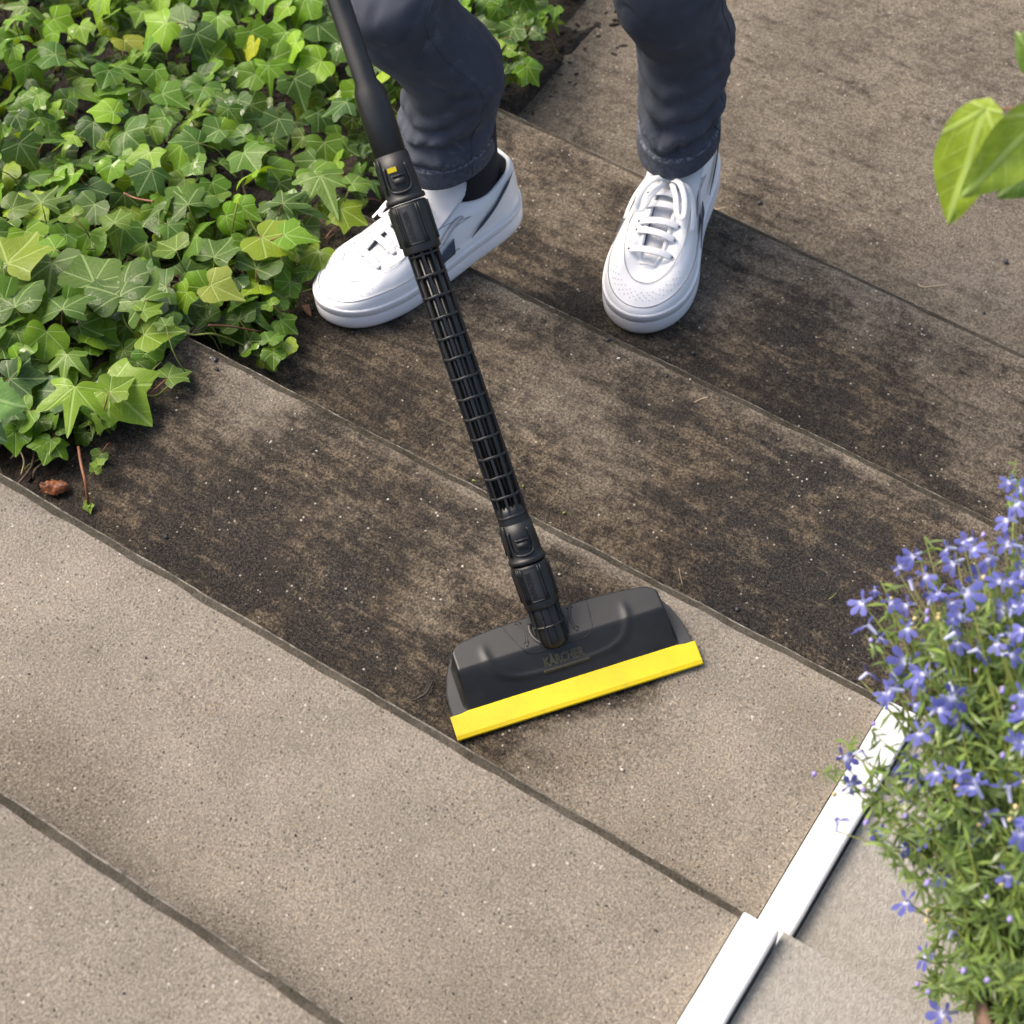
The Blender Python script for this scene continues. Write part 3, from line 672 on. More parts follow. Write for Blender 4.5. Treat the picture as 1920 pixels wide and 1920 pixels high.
mb = MB(); mb.tube(px_path([(1302, 754, -.116), (1314, 748, -.116), (1326, 744, -.116)], 6), .0006, 5)
litter('straw', mb, 'straw', 'tiny pale straw below the toe of the right sneaker', 'straw')
mb = MB(); mb.tube(px_path([(1336, 394, -.356), (1348, 391, -.352), (1360, 388, -.354)], 6), .0006, 5)
litter('straw', mb, 'straw', 'tiny straw at the step edge beside the right sneaker heel', 'straw')
mb = MB(); mb.tube(px_path([(1554, 1124, -.116), (1561, 1119, -.114), (1568, 1112, -.116)], 6), .0009, 5)
litter('grass_blade', mb, 'stem_green', 'short green grass bit on the blackest patch of tread', 'grass blade')
PEB = [(1301, 662, -.24, .0050, 'stone_dark', 'round black pebble a little below right of the right sneaker'), (1140, 637, -.12, .0050, 'stone_dark', 'black crumb just left of the right sneaker toe'),
       (1886, 490, -.36, .0065, 'stone_dark', 'largest black stone on the farthest landing'), (1424, 380, -.36, .0055, 'stone_dark', 'black crumb on the landing right of the right sneaker'), (404, 674, 0, .0050, 'stone_dark', 'black glossy pebble near the ivy corner of the step, upper of two'),
       (406, 692, 0, .0038, 'stone_dark', 'black glossy pebble near the ivy corner of the step, lower of two'), (1846, 586, -.36, .0036, 'stone_dark', 'black crumb near the right end of the landing edge'), (311, 1007, 0, .0042, 'stone_dark', 'dark pebble on the dirty tread under the ivy runner'),
       (1160, 672, -.12, .0034, 'stone_pale', 'white pebble below the toe of the right sneaker'), (1294, 711, -.12, .0024, 'stone_pale', 'tiny pink-white pebble at the step edge below the right sneaker'), (869, 782, -.12, .0040, 'stone_pale', 'pinkish white pebble touching the left side of the black tube'),
       (1758, 365, -.36, .0036, 'stone_pale', 'white pebble by the big blurred leaf'), (1166, 1443, 0, .0030, 'stone_pale', 'white pebble on the clean part of the tread'), (662, 623, -.12, .0044, 'stone_dark', 'black crumb just under the left sneaker toe'), (1382, 1142, -.12, .0045, 'stone_dark', 'dark pebble on the black stained tread right of the scrubber'),
       (1250, 705, -.12, .0036, 'stone_dark', 'brown-black crumb on the brown tread beneath the right sneaker')]
for i, (px, py, z, s_, m_, lab) in enumerate(PEB):
    mb = MB(); mb.blob(on_plane(px, py, z+s_*.4), (s_, s_*.75, s_*.6), Matrix.Rotation(i*1.3, 3, 'Z'), i+50, .2)
    o = litter('pebble', mb, m_, lab, 'pebble', group='pebbles and crumbs on the treads')
    sd = o.modifiers.new('s', 'SUBSURF'); sd.levels = 1; sd.render_levels = 2
for i, (px, py, z) in enumerate(((901, 868, -.118), (981, 911, -.118), (1058, 961, -.118), (889, 901, -.001))):
    mb = MB(); mb.blob(on_plane(px, py, z), (.0032, .0018, .0010), Matrix.Rotation(i*2.1, 3, 'Z'), i+9, .3)
    litter('leaf_crumb', mb, 'stem_green', ('green leaf crumb at the left side of the tube', 'green leaf crumb at the right side of the tube', 'yellow leaf crumb right of the lower joint', 'yellowish leaf crumb on the step edge left of the tube')[i], 'leaf crumb')

# ------------------------------------------------------------------ the scrubber
tool = empty('floor_scrubber', on_plane(1088, 1315, 0)); tag(tool, 'black floor scrubber with yellow wiper strip on a ribbed tube', 'floor scrubber')
TL = Vector(tool.location); TI = Matrix.Translation(-TL)
bl = on_plane(870, 1384, .008); br = on_plane(1307, 1246, .008)
HX = (br-bl).normalized(); HY = Vector((HX.y, -HX.x, 0)); HC = (bl+br)/2
HM = TI @ Matrix(((HX.x, HY.x, 0, HC.x), (HX.y, HY.y, 0, HC.y), (0, 0, 1, 0), (0, 0, 0, 1)))   # head local: x along, y to the front, z up
def sst(a, b, x): t = max(0., min(1., (x-a)/(b-a))); return t*t*(3-2*t)
HW, YB, YF, HT = .1275, -.112, -.0265, .043
def head_z(x, y):
    ax = abs(x); end = 1-sst(.1205, HW, ax)**1.1
    yb = YB+.010*(ax/HW)**3+.016*max(0, (ax/HW-.82)/.18)**2.6
    back = sst(yb, yb+.009, y)
    t = max(0, min(1, (y+.067)/(.039))); t = t*t/(t+.10)*1.10; fr = 1-t
    z = .012+(HT-.012)*(max(0, back))**.55*(fr*.93+.0)*max(0, end)**.5
    z += .004*sst(-.075, -.1, y)*0
    # raised U ridge on the front slope
    rx = (x+.004)/.083; ry = (y+.090)/.049
    if y > -.10:
        q = (abs(rx)**4+max(0, ry)**4)**.25; z += .0016*math.exp(-((q-1)/.055)**2)*sst(-.092, -.07, y)*end
    return z
vs = []; fs = []; NX, NY = 170, 70
for i in range(NX+1):
    x = -HW+2*HW*i/NX; ax = abs(x)/HW
    yb = YB+.010*ax**3+.016*max(0, (ax-.82)/.18)**2.6; yf = YF-.002*ax**2
    for j in range(NY+1):
        y = yb+(yf-yb)*(j/NY); z = head_z(x, y)
        rim_ = min(j/3, 1)*min(i/4, (NX-i)/4, 1)
        vs.append((x, y, .0115+(z-.0115)*rim_**.5))
for i in range(NX):
    for j in range(NY): a = i*(NY+1)+j; fs.append((a, a+NY+1, a+NY+2, a+1))
link('housing', mesh('housing', vs, fs, 'black'), tool, HM)
# base plate with ears
def plate(out, z0, z1):
    n = len(out); v = [(x, y, z0) for x, y in out]+[(x, y, z1-.0008) for x, y in out]+[(x*.995, y*.99+(-.0003), z1) for x, y in out]
    f = [tuple(range(n))[::-1], tuple(range(2*n, 3*n))]
    for q in range(2):
        for i in range(n): j = (i+1) % n; f.append((q*n+i, q*n+j, (q+1)*n+j, (q+1)*n+i))
    return v, f
half = [(0, -.113), (.06, -.111), (.10, -.1065), (.118, -.101), (.127, -.092), (.134, -.078), (.1405, -.055), (.1415, -.030), (.1415, -.0245), (.131, -.0245), (.127, -.0275), (0, -.0275)]
out = half+[(-x, y) for x, y in half[-2:0:-1]]; v, f = plate(out, .006, .0118); mb = MB(); mb.add(v, f); mb.put('base_plate', 'grey', tool, HM, smooth=False)
mb = MB(); v, f = plate([(x*1.008, y*1.0-.0018 if y < -.04 else y) for x, y in out], .002, .0062); mb.add(v, f); mb.put('under_skirt', 'core', tool, HM, smooth=False)
# yellow wiper strip
prof = [(-.0272, .0125), (-.0255, .0132), (-.004, .0092), (0, .0072), (.0006, .0052), (-.003, .0045), (-.0272, .006)]
mb = MB(); vs = []; fs = []; xs = [-.1445, -.1438]+list(np.linspace(-.1425, .1425, 30))+[.1438, .1445]
for i, x in enumerate(xs):
    sh = .0012 if i in (0, len(xs)-1) else 0
    for (y, z) in prof:
        yy = y-(0 if abs(x) < .131 and y < -.02 else 0)
        if y < -.02 and abs(x) < .1305: yy -= .0016
        vs.append((x, yy, z-sh*.3+.0002*noise.noise((x*40, y*50, 1))))
n = len(prof)
for i in range(len(xs)-1):
    for j in range(n): fs.append((i*n+j, i*n+(j+1) % n, (i+1)*n+(j+1) % n, (i+1)*n+j))
fs += [tuple(range(n))[::-1], tuple((len(xs)-1)*n+j for j in range(n))]
mb.add(vs, fs); mb.put('wiper_strip', 'yellow', tool, HM, smooth=False)
# bristles / pad below
mb = MB(); mb.box((0, -.065, .0035), (.125, .035, .0035)); mb.put('brush_pad', 'core', tool, HM, smooth=False)
def on_head(lst, off=.0006, n=12, closed=False):
    pts_ = spline([(x, y, 0) for x, y in lst], n*(len(lst)-1)); return [Vector((p.x, p.y, head_z(p.x, p.y)+off)) for p in pts_]
def headnorm(p):
    e = .002; return Vector(((head_z(p.x-e, p.y)-head_z(p.x+e, p.y))/(2*e), (head_z(p.x, p.y-e)-head_z(p.x, p.y+e))/(2*e), 1)).normalized()
mb = MB(); pp = on_head([(-.062, -.108), (-.057, -.095), (-.051, -.080), (-.046, -.068), (-.039, -.0605), (-.020, -.0595), (.008, -.0595), (.028, -.0605), (.036, -.067), (.039, -.080), (.041, -.095), (.042, -.109)], .0002, 6)
mb.ribbon(pp, .0011, .0008, [headnorm(p) for p in pp]); mb.put('panel_line', 'emboss', tool, HM)
for sx in (-1, 1):
    mb = MB()
    arc = [(sx*.0305-.010, -.099), (sx*.0275-.010, -.091), (sx*.0270-.010, -.082), (sx*.0290-.010, -.0735)]
    for off in (-.0013, .0013):
        pp = on_head([(x+off, y) for x, y in arc], .0002, 6); mb.ribbon(pp, .0010, .0007, [headnorm(p) for p in pp])
    for (cx, cy), dy, tx in ((arc[0], -1, sx*.0016), (arc[-1], 1, sx*.0006)):
        a = (cx-.0032, cy); b = (cx+tx, cy+dy*.0055); c = (cx+.0032, cy)
        for p0, p1 in ((a, b), (b, c), ((cx-.0032, cy), (cx-.0013, cy)), ((cx+.0013, cy), (cx+.0032, cy))):
            pp = [Vector((p0[0]+(p1[0]-p0[0])*t/4, p0[1]+(p1[1]-p0[1])*t/4, 0)) for t in range(5)]; pp = [Vector((p.x, p.y, head_z(p.x, p.y)+.0002)) for p in pp]
            mb.ribbon(pp, .0010, .0007, [headnorm(p) for p in pp])
    mb.put('double_arrow', 'emboss', tool, HM)
def text_mesh(body, size):
    cu = bpy.data.curves.new('t', 'FONT'); cu.body = body; cu.size = size; cu.align_x = 'CENTER'; cu.align_y = 'CENTER'; cu.offset = size*.045; cu.extrude = size*.0
    cu.resolution_u = 3; o = bpy.data.objects.new('t', cu); COL.objects.link(o); dg = bpy.context.evaluated_depsgraph_get()
    me = bpy.data.meshes.new_from_object(o.evaluated_get(dg)); bpy.data.objects.remove(o); return me
def wrap_text(body, size, sx, fn, name, mat, parent, M4):
    me = text_mesh(body, size)
    import bmesh
    bm = bmesh.new(); bm.from_mesh(me); bmesh.ops.triangulate(bm, faces=bm.faces); bmesh.ops.subdivide_edges(bm, edges=[e for e in bm.edges if e.calc_length() > size*.25], cuts=2)
    for v_ in bm.verts: v_.co = fn(v_.co.x*sx, v_.co.y)
    bm.to_mesh(me); bm.free(); me.materials.clear(); me.materials.append(M[mat]); return link(name, me, parent, M4)
wrap_text('KÄRCHER', .0094, 1.12, lambda x, y: Vector((x-.004, -y*1.25-.0480, head_z(x-.004, -y*1.25-.0480)+.0008)), 'lettering', 'olive', tool, HM)
mb = MB(); pp = on_head([(-.0300, -.0400), (-.01, -.0400), (.01, -.0400), (.0245, -.0400)], .0005, 8); mb.ribbon(pp, .0036, .0008, [headnorm(p) for p in pp]); mb.put('logo_bar', 'olive', tool, HM)

# tube frame
piv = on_plane(1037, 1192, .040); top = at_depth(783, 440, to_depth := float(((np.array(piv)-CAM_P) @ CM.T)[2])*.955)
TZ = (top-piv).normalized(); toC = (Vector(CAM_P)-piv); TX = (toC-TZ*toC.dot(TZ)).normalized(); TY = TZ.cross(TX)
TM = TI @ Matrix(((TX.x, TY.x, TZ.x, piv.x), (TX.y, TY.y, TZ.y, piv.y), (TX.z, TY.z, TZ.z, piv.z), (0, 0, 0, 1)))   # local x faces the viewer, z runs up the tube
U = (top-piv).length/.786/1000*1.0       # metres per photographed pixel along the tube
# swivel socket
mb = MB(); pp = [Vector((-.010+.0205*math.cos(a), -.085+.0225*math.sin(a), 0)) for a in [R(-25+230*t/30) for t in range(31)]]; pp = [Vector((p.x, p.y, head_z(p.x, p.y)+.0006)) for p in pp]; mb.ribbon(pp, .0050, .0016, [headnorm(p) for p in pp]); mb.put('swivel_socket', 'emboss', tool, HM)
mb = MB(); mb.lathe([(.002, -.014), (.010, -.0125), (.0150, -.008), (.0170, -.001), (.0168, .030), (.0160, .044)], 36); mb.put('neck', 'black', tool, TM)
for k in range(10):
    th = 2*math.pi*(k+.5)/10; c_ = Vector((math.cos(th), math.sin(th), 0))
    mb = MB(); mb.box(c_*.0170+Vector((0, 0, .018)), (.0014, .0010, .022), Matrix.Rotation(th, 3, 'Z')); mb.put('neck_rib', 'black', tool, TM, smooth=False)
mb = MB(); mb.lathe([(.0155, .014), (.0184, .0145), (.0184, .0165), (.0155, .017)], 36); mb.put('neck_ring', 'black', tool, TM)
def collar(z0, z1, r0, r1, lo_cap):
    prof_ = [(r0-.004, z0), (r0-.0006, z0+.0004), (r0, z0+.0022), (r0-.0001, z0+.008), (r1, z1-.004), (r1-.0008, z1-.0015), (r1-.003, z1)]
    mb = MB(); mb.lathe(prof_, 56); c = mb.put('collar', 'black', tool, TM)
    # raised panel with its embossed word, framed by ribs, on the side that faces the viewer
    def surf(th, z, off): rr = r0+(r1-r0)*(z-z0)/(z1-z0)+off; return Vector((rr*math.cos(th), rr*math.sin(th), z))
    za, zb = z0+.012, z1-.005
    for th0 in [(-.10)+k*2*math.pi/3 for k in range(3)]:
        m2 = MB(); vs = []; fs = []
        for i in range(9):
            for j in range(7):
                th = th0-.36+.72*i/8; z = za+(zb-za)*j/6; e = min(i, 8-i, 1, j, 6-j); vs.append(surf(th, z, .0002 if e == 0 else .0013))
        for i in range(8):
            for j in range(6): a = i*7+j; fs.append((a, a+7, a+8, a+1))
        m2.add(vs, fs); m2.put('panel', 'grey', c)
        for s1 in (-.50, .47, .62, -.64, -.76):
            m2 = MB(); m2.tube([surf(th0+s1, z0+.009+(z1-z0-.012)*t/5, .0004) for t in range(6)], .0010, 5); m2.put('rib', 'black', c)
        m2 = MB(); m2.tube([surf(th0-.42+.84*t/8, za-.0015, .0) for t in range(9)], .0009, 5); m2.put('rib', 'emboss', c)
    wrap_text('KÄRCHER', .0066, 1.18, lambda x, y: surf(-.10-.14-y/.02, (za+zb)/2+x*(zb-za)/.042, .0017), 'lettering', 'emboss', c, None)
    return c
def bayonet(z0, z1, rb, rt):
    """the cap above the collar with its window and latch"""
    mb = MB(); mb.lathe([(rb-.003, z0), (rb+.0006, z0+.0006), (rb+.0012, z0+.003), (rb+.0004, z0+.006), (rb-.0010, z0+.0068), (rb-.0010, z0+.014), (rb+(rt-rb)*.5, (z0+z1)/2+.006), (rt, z1)], 56)
    c = mb.put('coupling', 'black', tool, TM)
    def surf(th, z, off): rr = rb-.001+(rt-rb+.001)*(z-z0)/(z1-z0)+off+.0011; return Vector((rr*math.cos(th), rr*math.sin(th), z))
    m2 = MB(); lp = []
    for a, z in ((-.62, z0+.040), (-.66, z0+.024), (-.55, z0+.0145), (-.2, z0+.0115), (.2, z0+.0115), (.5, z0+.0145), (.62, z0+.024), (.58, z0+.040)): lp.append(surf(a, z, .0006))
    m2.tube(spline(lp, 36), .0013, 6); m2.put('window_frame', 'black', c)
    m2 = MB(); vs = []; fs = []
    for i in range(9):
        for j in range(5): vs.append(surf(-.50+.98*i/8, z0+.0165+.0150*j/4, .0004))
    for i in range(8):
        for j in range(4): a = i*5+j; fs.append((a, a+5, a+6, a+1))
    m2.add(vs, fs); m2.put('window', 'void', c)
    m2 = MB(); m2.box(surf(.0, z0+.023, .0006), (.0016, .0060, .0030)); m2.box(surf(-.28, z0+.026, .0006), (.0012, .0010, .0045)); m2.box(surf(.05, z0+.029, .0008), (.0012, .0075, .0007)); m2.put('latch', 'grey', c)
    for k in range(10):
        th = -.9+.5*k+.9*(k > 3)
        if abs(th) < .7: continue
        m2 = MB(); m2.tube([surf(th, z0+.012+(z1-z0-.014)*t/4, .0005) for t in range(5)], .0011, 5); m2.put('rib', 'black', c)
    return c
collar(.0375, .0900, .0205, .0212, True)
bayonet(.0905, .1400, .0205, .0172)
CZ0, CZ1 = .138, .452
mb = MB(); mb.lathe([(.0132, CZ0-.01), (.0132, CZ1+.01)], 30); mb.put('tube', 'core', tool, TM)
for k in range(10):     # ribbed cage
    th = -.12+2*math.pi*k/10; ro = .0174
    mb = MB(); mb.box(Vector((math.cos(th), math.sin(th), 0))*((.0108+ro)/2)+Vector((0, 0, (CZ0+CZ1)/2)), ((ro-.0108)/2, .0015, (CZ1-CZ0)/2), Matrix.Rotation(th, 3, 'Z')); mb.put('rib', 'black', tool, TM, smooth=False)
    th += math.pi/10; mb = MB(); c_ = Vector((math.cos(th), math.sin(th), 0))
    mb.tube([c_*.0138+Vector((0, 0, CZ0+.004)), c_*.0138+Vector((0, 0, CZ1))], .0020, 8); mb.put('core_rib', 'core', tool, TM)
nr = 14; rz0 = CZ0+.008
for k in range(nr):
    z = rz0+(CZ1-rz0-.006)*k/(nr-1); ro = .0176
    mb = MB(); mb.lathe([(.0118, z-.0016), (ro-.0003, z-.0016), (ro+.0002, z-.0008), (ro+.0002, z+.0008), (ro-.0003, z+.0016), (.0118, z+.0016)], 48); mb.f = mb.f[:-2]
    # rings slope a little where ribs meet them
    for i_, v_ in enumerate(mb.v): v_.z += .0003*math.cos(5*(math.atan2(v_.y, v_.x)+.05))
    mb.put('ring', 'black', tool, TM)
# taper where the cage meets the lower coupling
mb = MB(); mb.lathe([(.0168, .124), (.0176, .128), (.0172, .150), (.0150, .158)], 48); mb.put('taper_sleeve', 'black', tool, TM)
collar(.4490, .5030, .0208, .0214, True)
bayonet(.5035, .5560, .0209, .0180)
mb = MB(); mb.box(Vector((.0185, -.004, .5395)), (.0012, .0048, .0026)); mb.put('yellow_latch', 'yellow', tool, TM, smooth=False)
mb = MB(); mb.lathe([(.012, .55), (.0175, .553), (.0180, .60), (.0165, .625), (.0120, .635), (.0118, 1.02), (.010, 1.03)], 40); mb.put('lance', 'black', tool, TM)

# ------------------------------------------------------------------ the person
person = empty('person', on_plane(1000, 420, -.24)); tag(person, 'person in dark rolled jeans and white sneakers, legs standing on the steps', 'person')
PI_ = Matrix.Translation(-Vector(person.location))
def crc(pts_, n):
    """closed resampled outline"""
    c = [Vector((p[0], p[1], p[2] if len(p) > 2 else 0)) for p in pts_]; m = len(c); out = []
    for i in range(n):
        u = i/n*m; k = int(u); t = u-k; p0, p1, p2, p3 = c[(k-1) % m], c[k % m], c[(k+1) % m], c[(k+2) % m]
        out.append(.5*((2*p1)+(p2-p0)*t+(2*p0-5*p1+4*p2-p3)*t*t+(3*p1-p0-3*p2+p3)*t**3))
    return out
OUT = [(0, 0), (.008, .020), (.03, .032), (.07, .036), (.12, .036), (.165, .042), (.205, .049), (.24, .0485), (.268, .040), (.289, .024), (.298, .006), (.296, -.012), (.283, -.030), (.262, -.042), (.235, -.0485), (.20, -.0505), (.15, -.046), (.10, -.040), (.05, -.0355), (.02, -.028), (.004, -.015)]
NS = 96
def make_shoe(mir, name):
    o_ = crc(OUT, NS); o_ = [Vector((p.x, p.y*mir, 0)) for p in o_]
    spring = lambda x: .010*max(0, (x-.19)/.11)**2
    # --- sole
    mb = MB(); rings = [(.965, .0), (.995, .003), (1.0, .007), (1.0, .0205), (.988, .0212), (.988, .0222), (1.0, .0230), (.997, .0305), (.985, .0325), (.95, .0325)]
    vs = []; fs = []
    ctr = Vector((.15, 0, 0))
    for (sc, z) in rings:
        for p in o_:
            nrm = Vector((p.x-max(.05, min(.24, p.x)), p.y, 0)); nn = nrm.normalized() if nrm.length > 1e-6 else Vector((0, 1, 0))
            q = p+nn*(.0035-(1-sc)*.045); zz = z*(1+.10*sst(.12, 0, p.x))+spring(p.x); vs.append((q.x, q.y, zz))
    for r_ in range(len(rings)-1):
        for i in range(NS): j = (i+1) % NS; fs.append((r_*NS+i, r_*NS+j, (r_+1)*NS+j, (r_+1)*NS+i))
    fs += [tuple(range(NS))[::-1], tuple((len(rings)-1)*NS+i for i in range(NS))]
    if mir < 0: fs = [q[::-1] for q in fs]
    sole = (vs, fs)
    # --- upper as rings from welt to collar
    def open_pt(p):
        x = .010+p.x*.765
        hw = .0295*sst(-.002, .022, x) if x < .06 else .0295-(.0295-.0165)*sst(.06, .12, x)
        if x > .203: hw = .0165*math.sqrt(max(0, 1-((x-.203)/.0368)**2))*.98
        if p.x < .02: hw = .0285*math.sqrt(max(0, 1-((.034-x)/.026)**2)) if x < .034 else hw
        yy = math.copysign(hw, p.y) if abs(p.y) > 1e-4 else 0
        k = min(1, abs(p.y)/.02); z = .098 if x < .02 else 0
        pts_ = [(.0, .103), (.03, .096), (.06, .078), (.085, .080), (.115, .094), (.15, .087), (.19, .073), (.24, .0555)]
        for (a, za), (b, zb) in zip(pts_, pts_[1:]):
            if x <= b: t = sst(a, b, x); z = za+(zb-za)*t; break
        return Vector((x, yy, z))
    op = [open_pt(p) for p in o_]
    # smooth the opening
    for _ in range(3): op = [(op[i-1]+op[i]*2+op[(i+1) % NS])/4 for i in range(NS)]
    base = [Vector((p.x, p.y, .030+spring(p.x)+.003*sst(.12, 0, p.x))) for p in o_]
    def P(i, t, off=0.0):
        i = i % NS; i0 = int(i); f = i-i0; i1 = (i0+1) % NS
        B = base[i0]*(1-f)+base[i1]*f; T = op[i0]*(1-f)+op[i1]*f
        hz = 1-math.cos(t*math.pi/2); vz = math.sin(t*math.pi/2)
        side = sst(.27, .16, B.x); hz = hz*(1-side*.25)+side*.25*t; hh = T.z-B.z
        vz = vz*(1-.35*side)+.35*side*t
        q = Vector((B.x+(T.x-B.x)*hz, B.y+(T.y-B.y)*hz, B.z+hh*vz))
        # toe crease and panel steps
        if off:
            n_ = Vector((q.x-max(.04, min(.22, q.x)), q.y, .02+.06*t)); q = q+n_.normalized()*off
        return q
    NT = 26; vs = []; mi = []
    def tm(i):   # height of the toe guard seam
        x = base[int(i) % NS].x; return .14+.17*sst(.10, .29, x)
    for r_ in range(NT+1):
        t = r_/NT
        for i in range(NS):
            off = .0012*sst(tm(i)+.02, tm(i)-.02, t)+.0010*sst(.60, .66, t)*sst(.235, .215, base[i].x)
            q = P(i, t, off if off > 1e-5 else 1e-6)
            q.z += .0008*noise.noise((q.x*40, q.y*40, mir))-.0012*math.exp(-((q.x-.205)/.006)**2)*sst(.3, .7, t)-.0010*math.exp(-((q.x-.222)/.006)**2)*sst(.3, .7, t)
            vs.append(q)
    cen = Vector((.08, 0, 0))
    for (ins, dz) in ((.0012, .0022), (.0035, .0026), (.0055, .0010), (.0062, -.004), (.0060, -.016), (.0055, -.034)):
        for i in range(NS):
            T = op[i]; nrm = Vector((T.x-max(.03, min(.205, T.x)), T.y, 0)); nn = nrm.normalized() if nrm.length > 1e-6 else Vector((0, 0, 0))
            q = T+Vector((0, 0, .0008))-nn*ins; vs.append(Vector((q.x, q.y, q.z+dz)))
    tot = NT+1+6; fs = []
    for r_ in range(tot-1):
        for i in range(NS): j = (i+1) % NS; fs.append((r_*NS+i, r_*NS+j, (r_+1)*NS+j, (r_+1)*NS+i)); mi.append(0 if r_ < NT+3 else 1)
    if mir < 0: fs = [q[::-1] for q in fs]
    me_up = mesh('sneaker', vs, fs, ['leather', 'navy'], midx=mi)
    parts = []
    def add(nm, mb_, mat, **k): parts.append((nm, mesh(nm, mb_.v, mb_.f, mat, **k)))
    m_ = MB(); m_.add(*sole); add('sole', m_, 'rubber')
    def idx(x, side):  # ring index at outline x on side +1 inner(y>0 before mirror) / -1
        best = min(range(NS), key=lambda i: abs(base[i].x-x)+(0 if base[i].y*side > 0 else 9)); return best
    def irange(x0, x1, side, n):
        # continuous index path between two x positions on one side
        a, b = idx(x0, side), idx(x1, side); return [a+(b-a)*t/n for t in range(n+1)]
    # toe guard seam, all round the front
    s1 = side_a = idx(.12, mir); s2 = idx(.12, -mir); lo, hi = min(s1, s2), max(s1, s2)
    pts_ = [P(lo+(hi-lo)*t/80, tm(lo+(hi-lo)*t/80), .0012) for t in range(81)]
    m_ = MB(); m_.tube(pts_, .00055, 5); add('seam', m_, 'seam')
    # eyestay seam
    for sd in (1, -1):
        pts_ = [P(irange(.10, .228, sd, 30)[k], .66, .0012) for k in range(31)]
        m_ = MB(); m_.tube(pts_, .0004, 5); add('seam', m_, 'seam')
    ii0 = idx(.228, mir); ii1 = idx(.228, -mir); lo2, hi2 = min(ii0, ii1), max(ii0, ii1)
    m_ = MB(); m_.tube([P(lo2+(hi2-lo2)*t/30, .66+.10*math.sin(math.pi*t/30), .0012) for t in range(31)], .0004, 5); add('seam', m_, 'seam')
    # perforations
    m_ = MB()
    for row in range(4):
        for c in range(13):
            f = (c+.5*(row % 2))/13; i = lo2+(hi2-lo2)*(.12+.76*f); q = P(i, .53-.045*row+.07*math.sin(math.pi*f), .0013); m_.blob(q, (.0007, .0007, .0004), None, c, 0)
    add('perforations', m_, 'seam'); parts[-1] = (*parts[-1], 'stuff')
    # dark side stripes on both flanks
    def at_x(x, sd):     # continuous outline index at x on one flank
        c_ = [i for i in range(NS) if base[i].y*sd > .006]
        c_.sort(key=lambda i: base[i].x)
        for a_, b_ in zip(c_, c_[1:]):
            if base[a_].x <= x <= base[b_].x:
                t = (x-base[a_].x)/max(1e-6, base[b_].x-base[a_].x); d_ = b_-a_
                if abs(d_) > NS/2: d_ -= math.copysign(NS, d_)
                return (a_+d_*t) % NS
        return float(c_[0])
    def band(xa, xb, ta, tb, w0, w1, n_=48, nm='side_stripe', mt='navy', of=.0050, full=False):
        vs2 = []; fs2 = []
        for k in range(n_+1):
            u = k/n_; i = at_x(xa+(xb-xa)*u, sd); t = ta+(tb-ta)*u; wd = (w0+(w1-w0)*u)*(1 if full else min(1, .08+u*4, 1 if w1 > .15 else (1.04-u)*4))
            for s_ in range(7): vs2.append(P(i, max(.02, min(.97, t+(s_/6-.5)*wd)), of if 0 < s_ < 6 else of-.0010))
        for k in range(n_):
            for s_ in range(6): a_ = k*7+s_; fs2.append((a_, a_+7, a_+8, a_+1))
        m_ = MB(); m_.add(vs2, fs2); add(nm, m_, mt)
    for sd in (1, -1):
        band(.178, .128, .08, .25, .02, .26); band(.100, .014, .20, .84, .10, .15)
        def patch(wx, of):
            g_ = []
            for k in range(17):
                u = k/16; e = math.sqrt(max(0, 1-max(0, abs(u-.5)*2-.72)**2/.28**2))
                g_.append([P(at_x(.152-.040*u+wx*e*v_, sd), .36+.36*u, of if abs(v_) < .9 and 0 < k < 16 else of-.0012) for v_ in (-1, -.6, 0, .6, 1)])
            return g_
        g_ = patch(.0062, .0042); m_ = MB(); m_.add([q for r_ in g_ for q in r_], [(a_*5+b_, a_*5+b_+5, a_*5+b_+6, a_*5+b_+1) for a_ in range(16) for b_ in range(4)]); add('mesh_window', m_, 'window')
        ed = [r_[0] for r_ in g_]+[r_[4] for r_ in g_[::-1]]; m_ = MB(); m_.tube(ed+[ed[0]], .00045, 5); add('window_seam', m_, 'seam')
        m_ = MB(); m_.tube([P(at_x(.175-.075*t/14, sd), .30+.34*(t/14)**.8, .0030) for t in range(15)], .00035, 4); add('seam', m_, 'seam')
    # tongue
    m_ = MB(); vs2 = []; fs2 = []
    for i in range(19):
        u = i/18; x = .236-.150*u; zc = .0600+.033*sst(0, .80, u)+.035*sst(.55, 1, u)*u; hw = .019+.012*sst(0, .6, u)
        if u > .9: hw *= (1-((u-.9)/.1)**2*.35)
        for j in range(13):
            v = j/12*2-1; vs2.append(Vector((x-.004*v*v, v*hw, zc-.010*abs(v)**2.2+.0007*math.sin(u*60)*(u < .7))))
    for i in range(18):
        for j in range(12): a = i*13+j; fs2.append((a, a+1, a+14, a+13))
    b = len(vs2); vs2 += [v-Vector((-.002, 0, .006)) for v in vs2]
    fs2 += [tuple(q+b for q in f[::-1]) for f in fs2]; fs2 += [(18*13+j, 18*13+j+1, b+18*13+j+1, b+18*13+j) for j in range(12)]
    m_.add(vs2, fs2); add('tongue', m_, 'tongue')
    # eyelets and laces
    xs_out = [.258, .238, .218, .197, .176, .155]
    eyes = []
    for k, x in enumerate(xs_out):
        pr = []
        for sd in (1, -1):
            i = idx(x, sd*1); q = P(i, .88 if k else .80, .0016); pr.append(q); m2 = MB(); m2.blob(q, (.0020, .0016, .0009), None, k, 0); add('eyelet', m2, 'hole')
        eyes.append(pr)
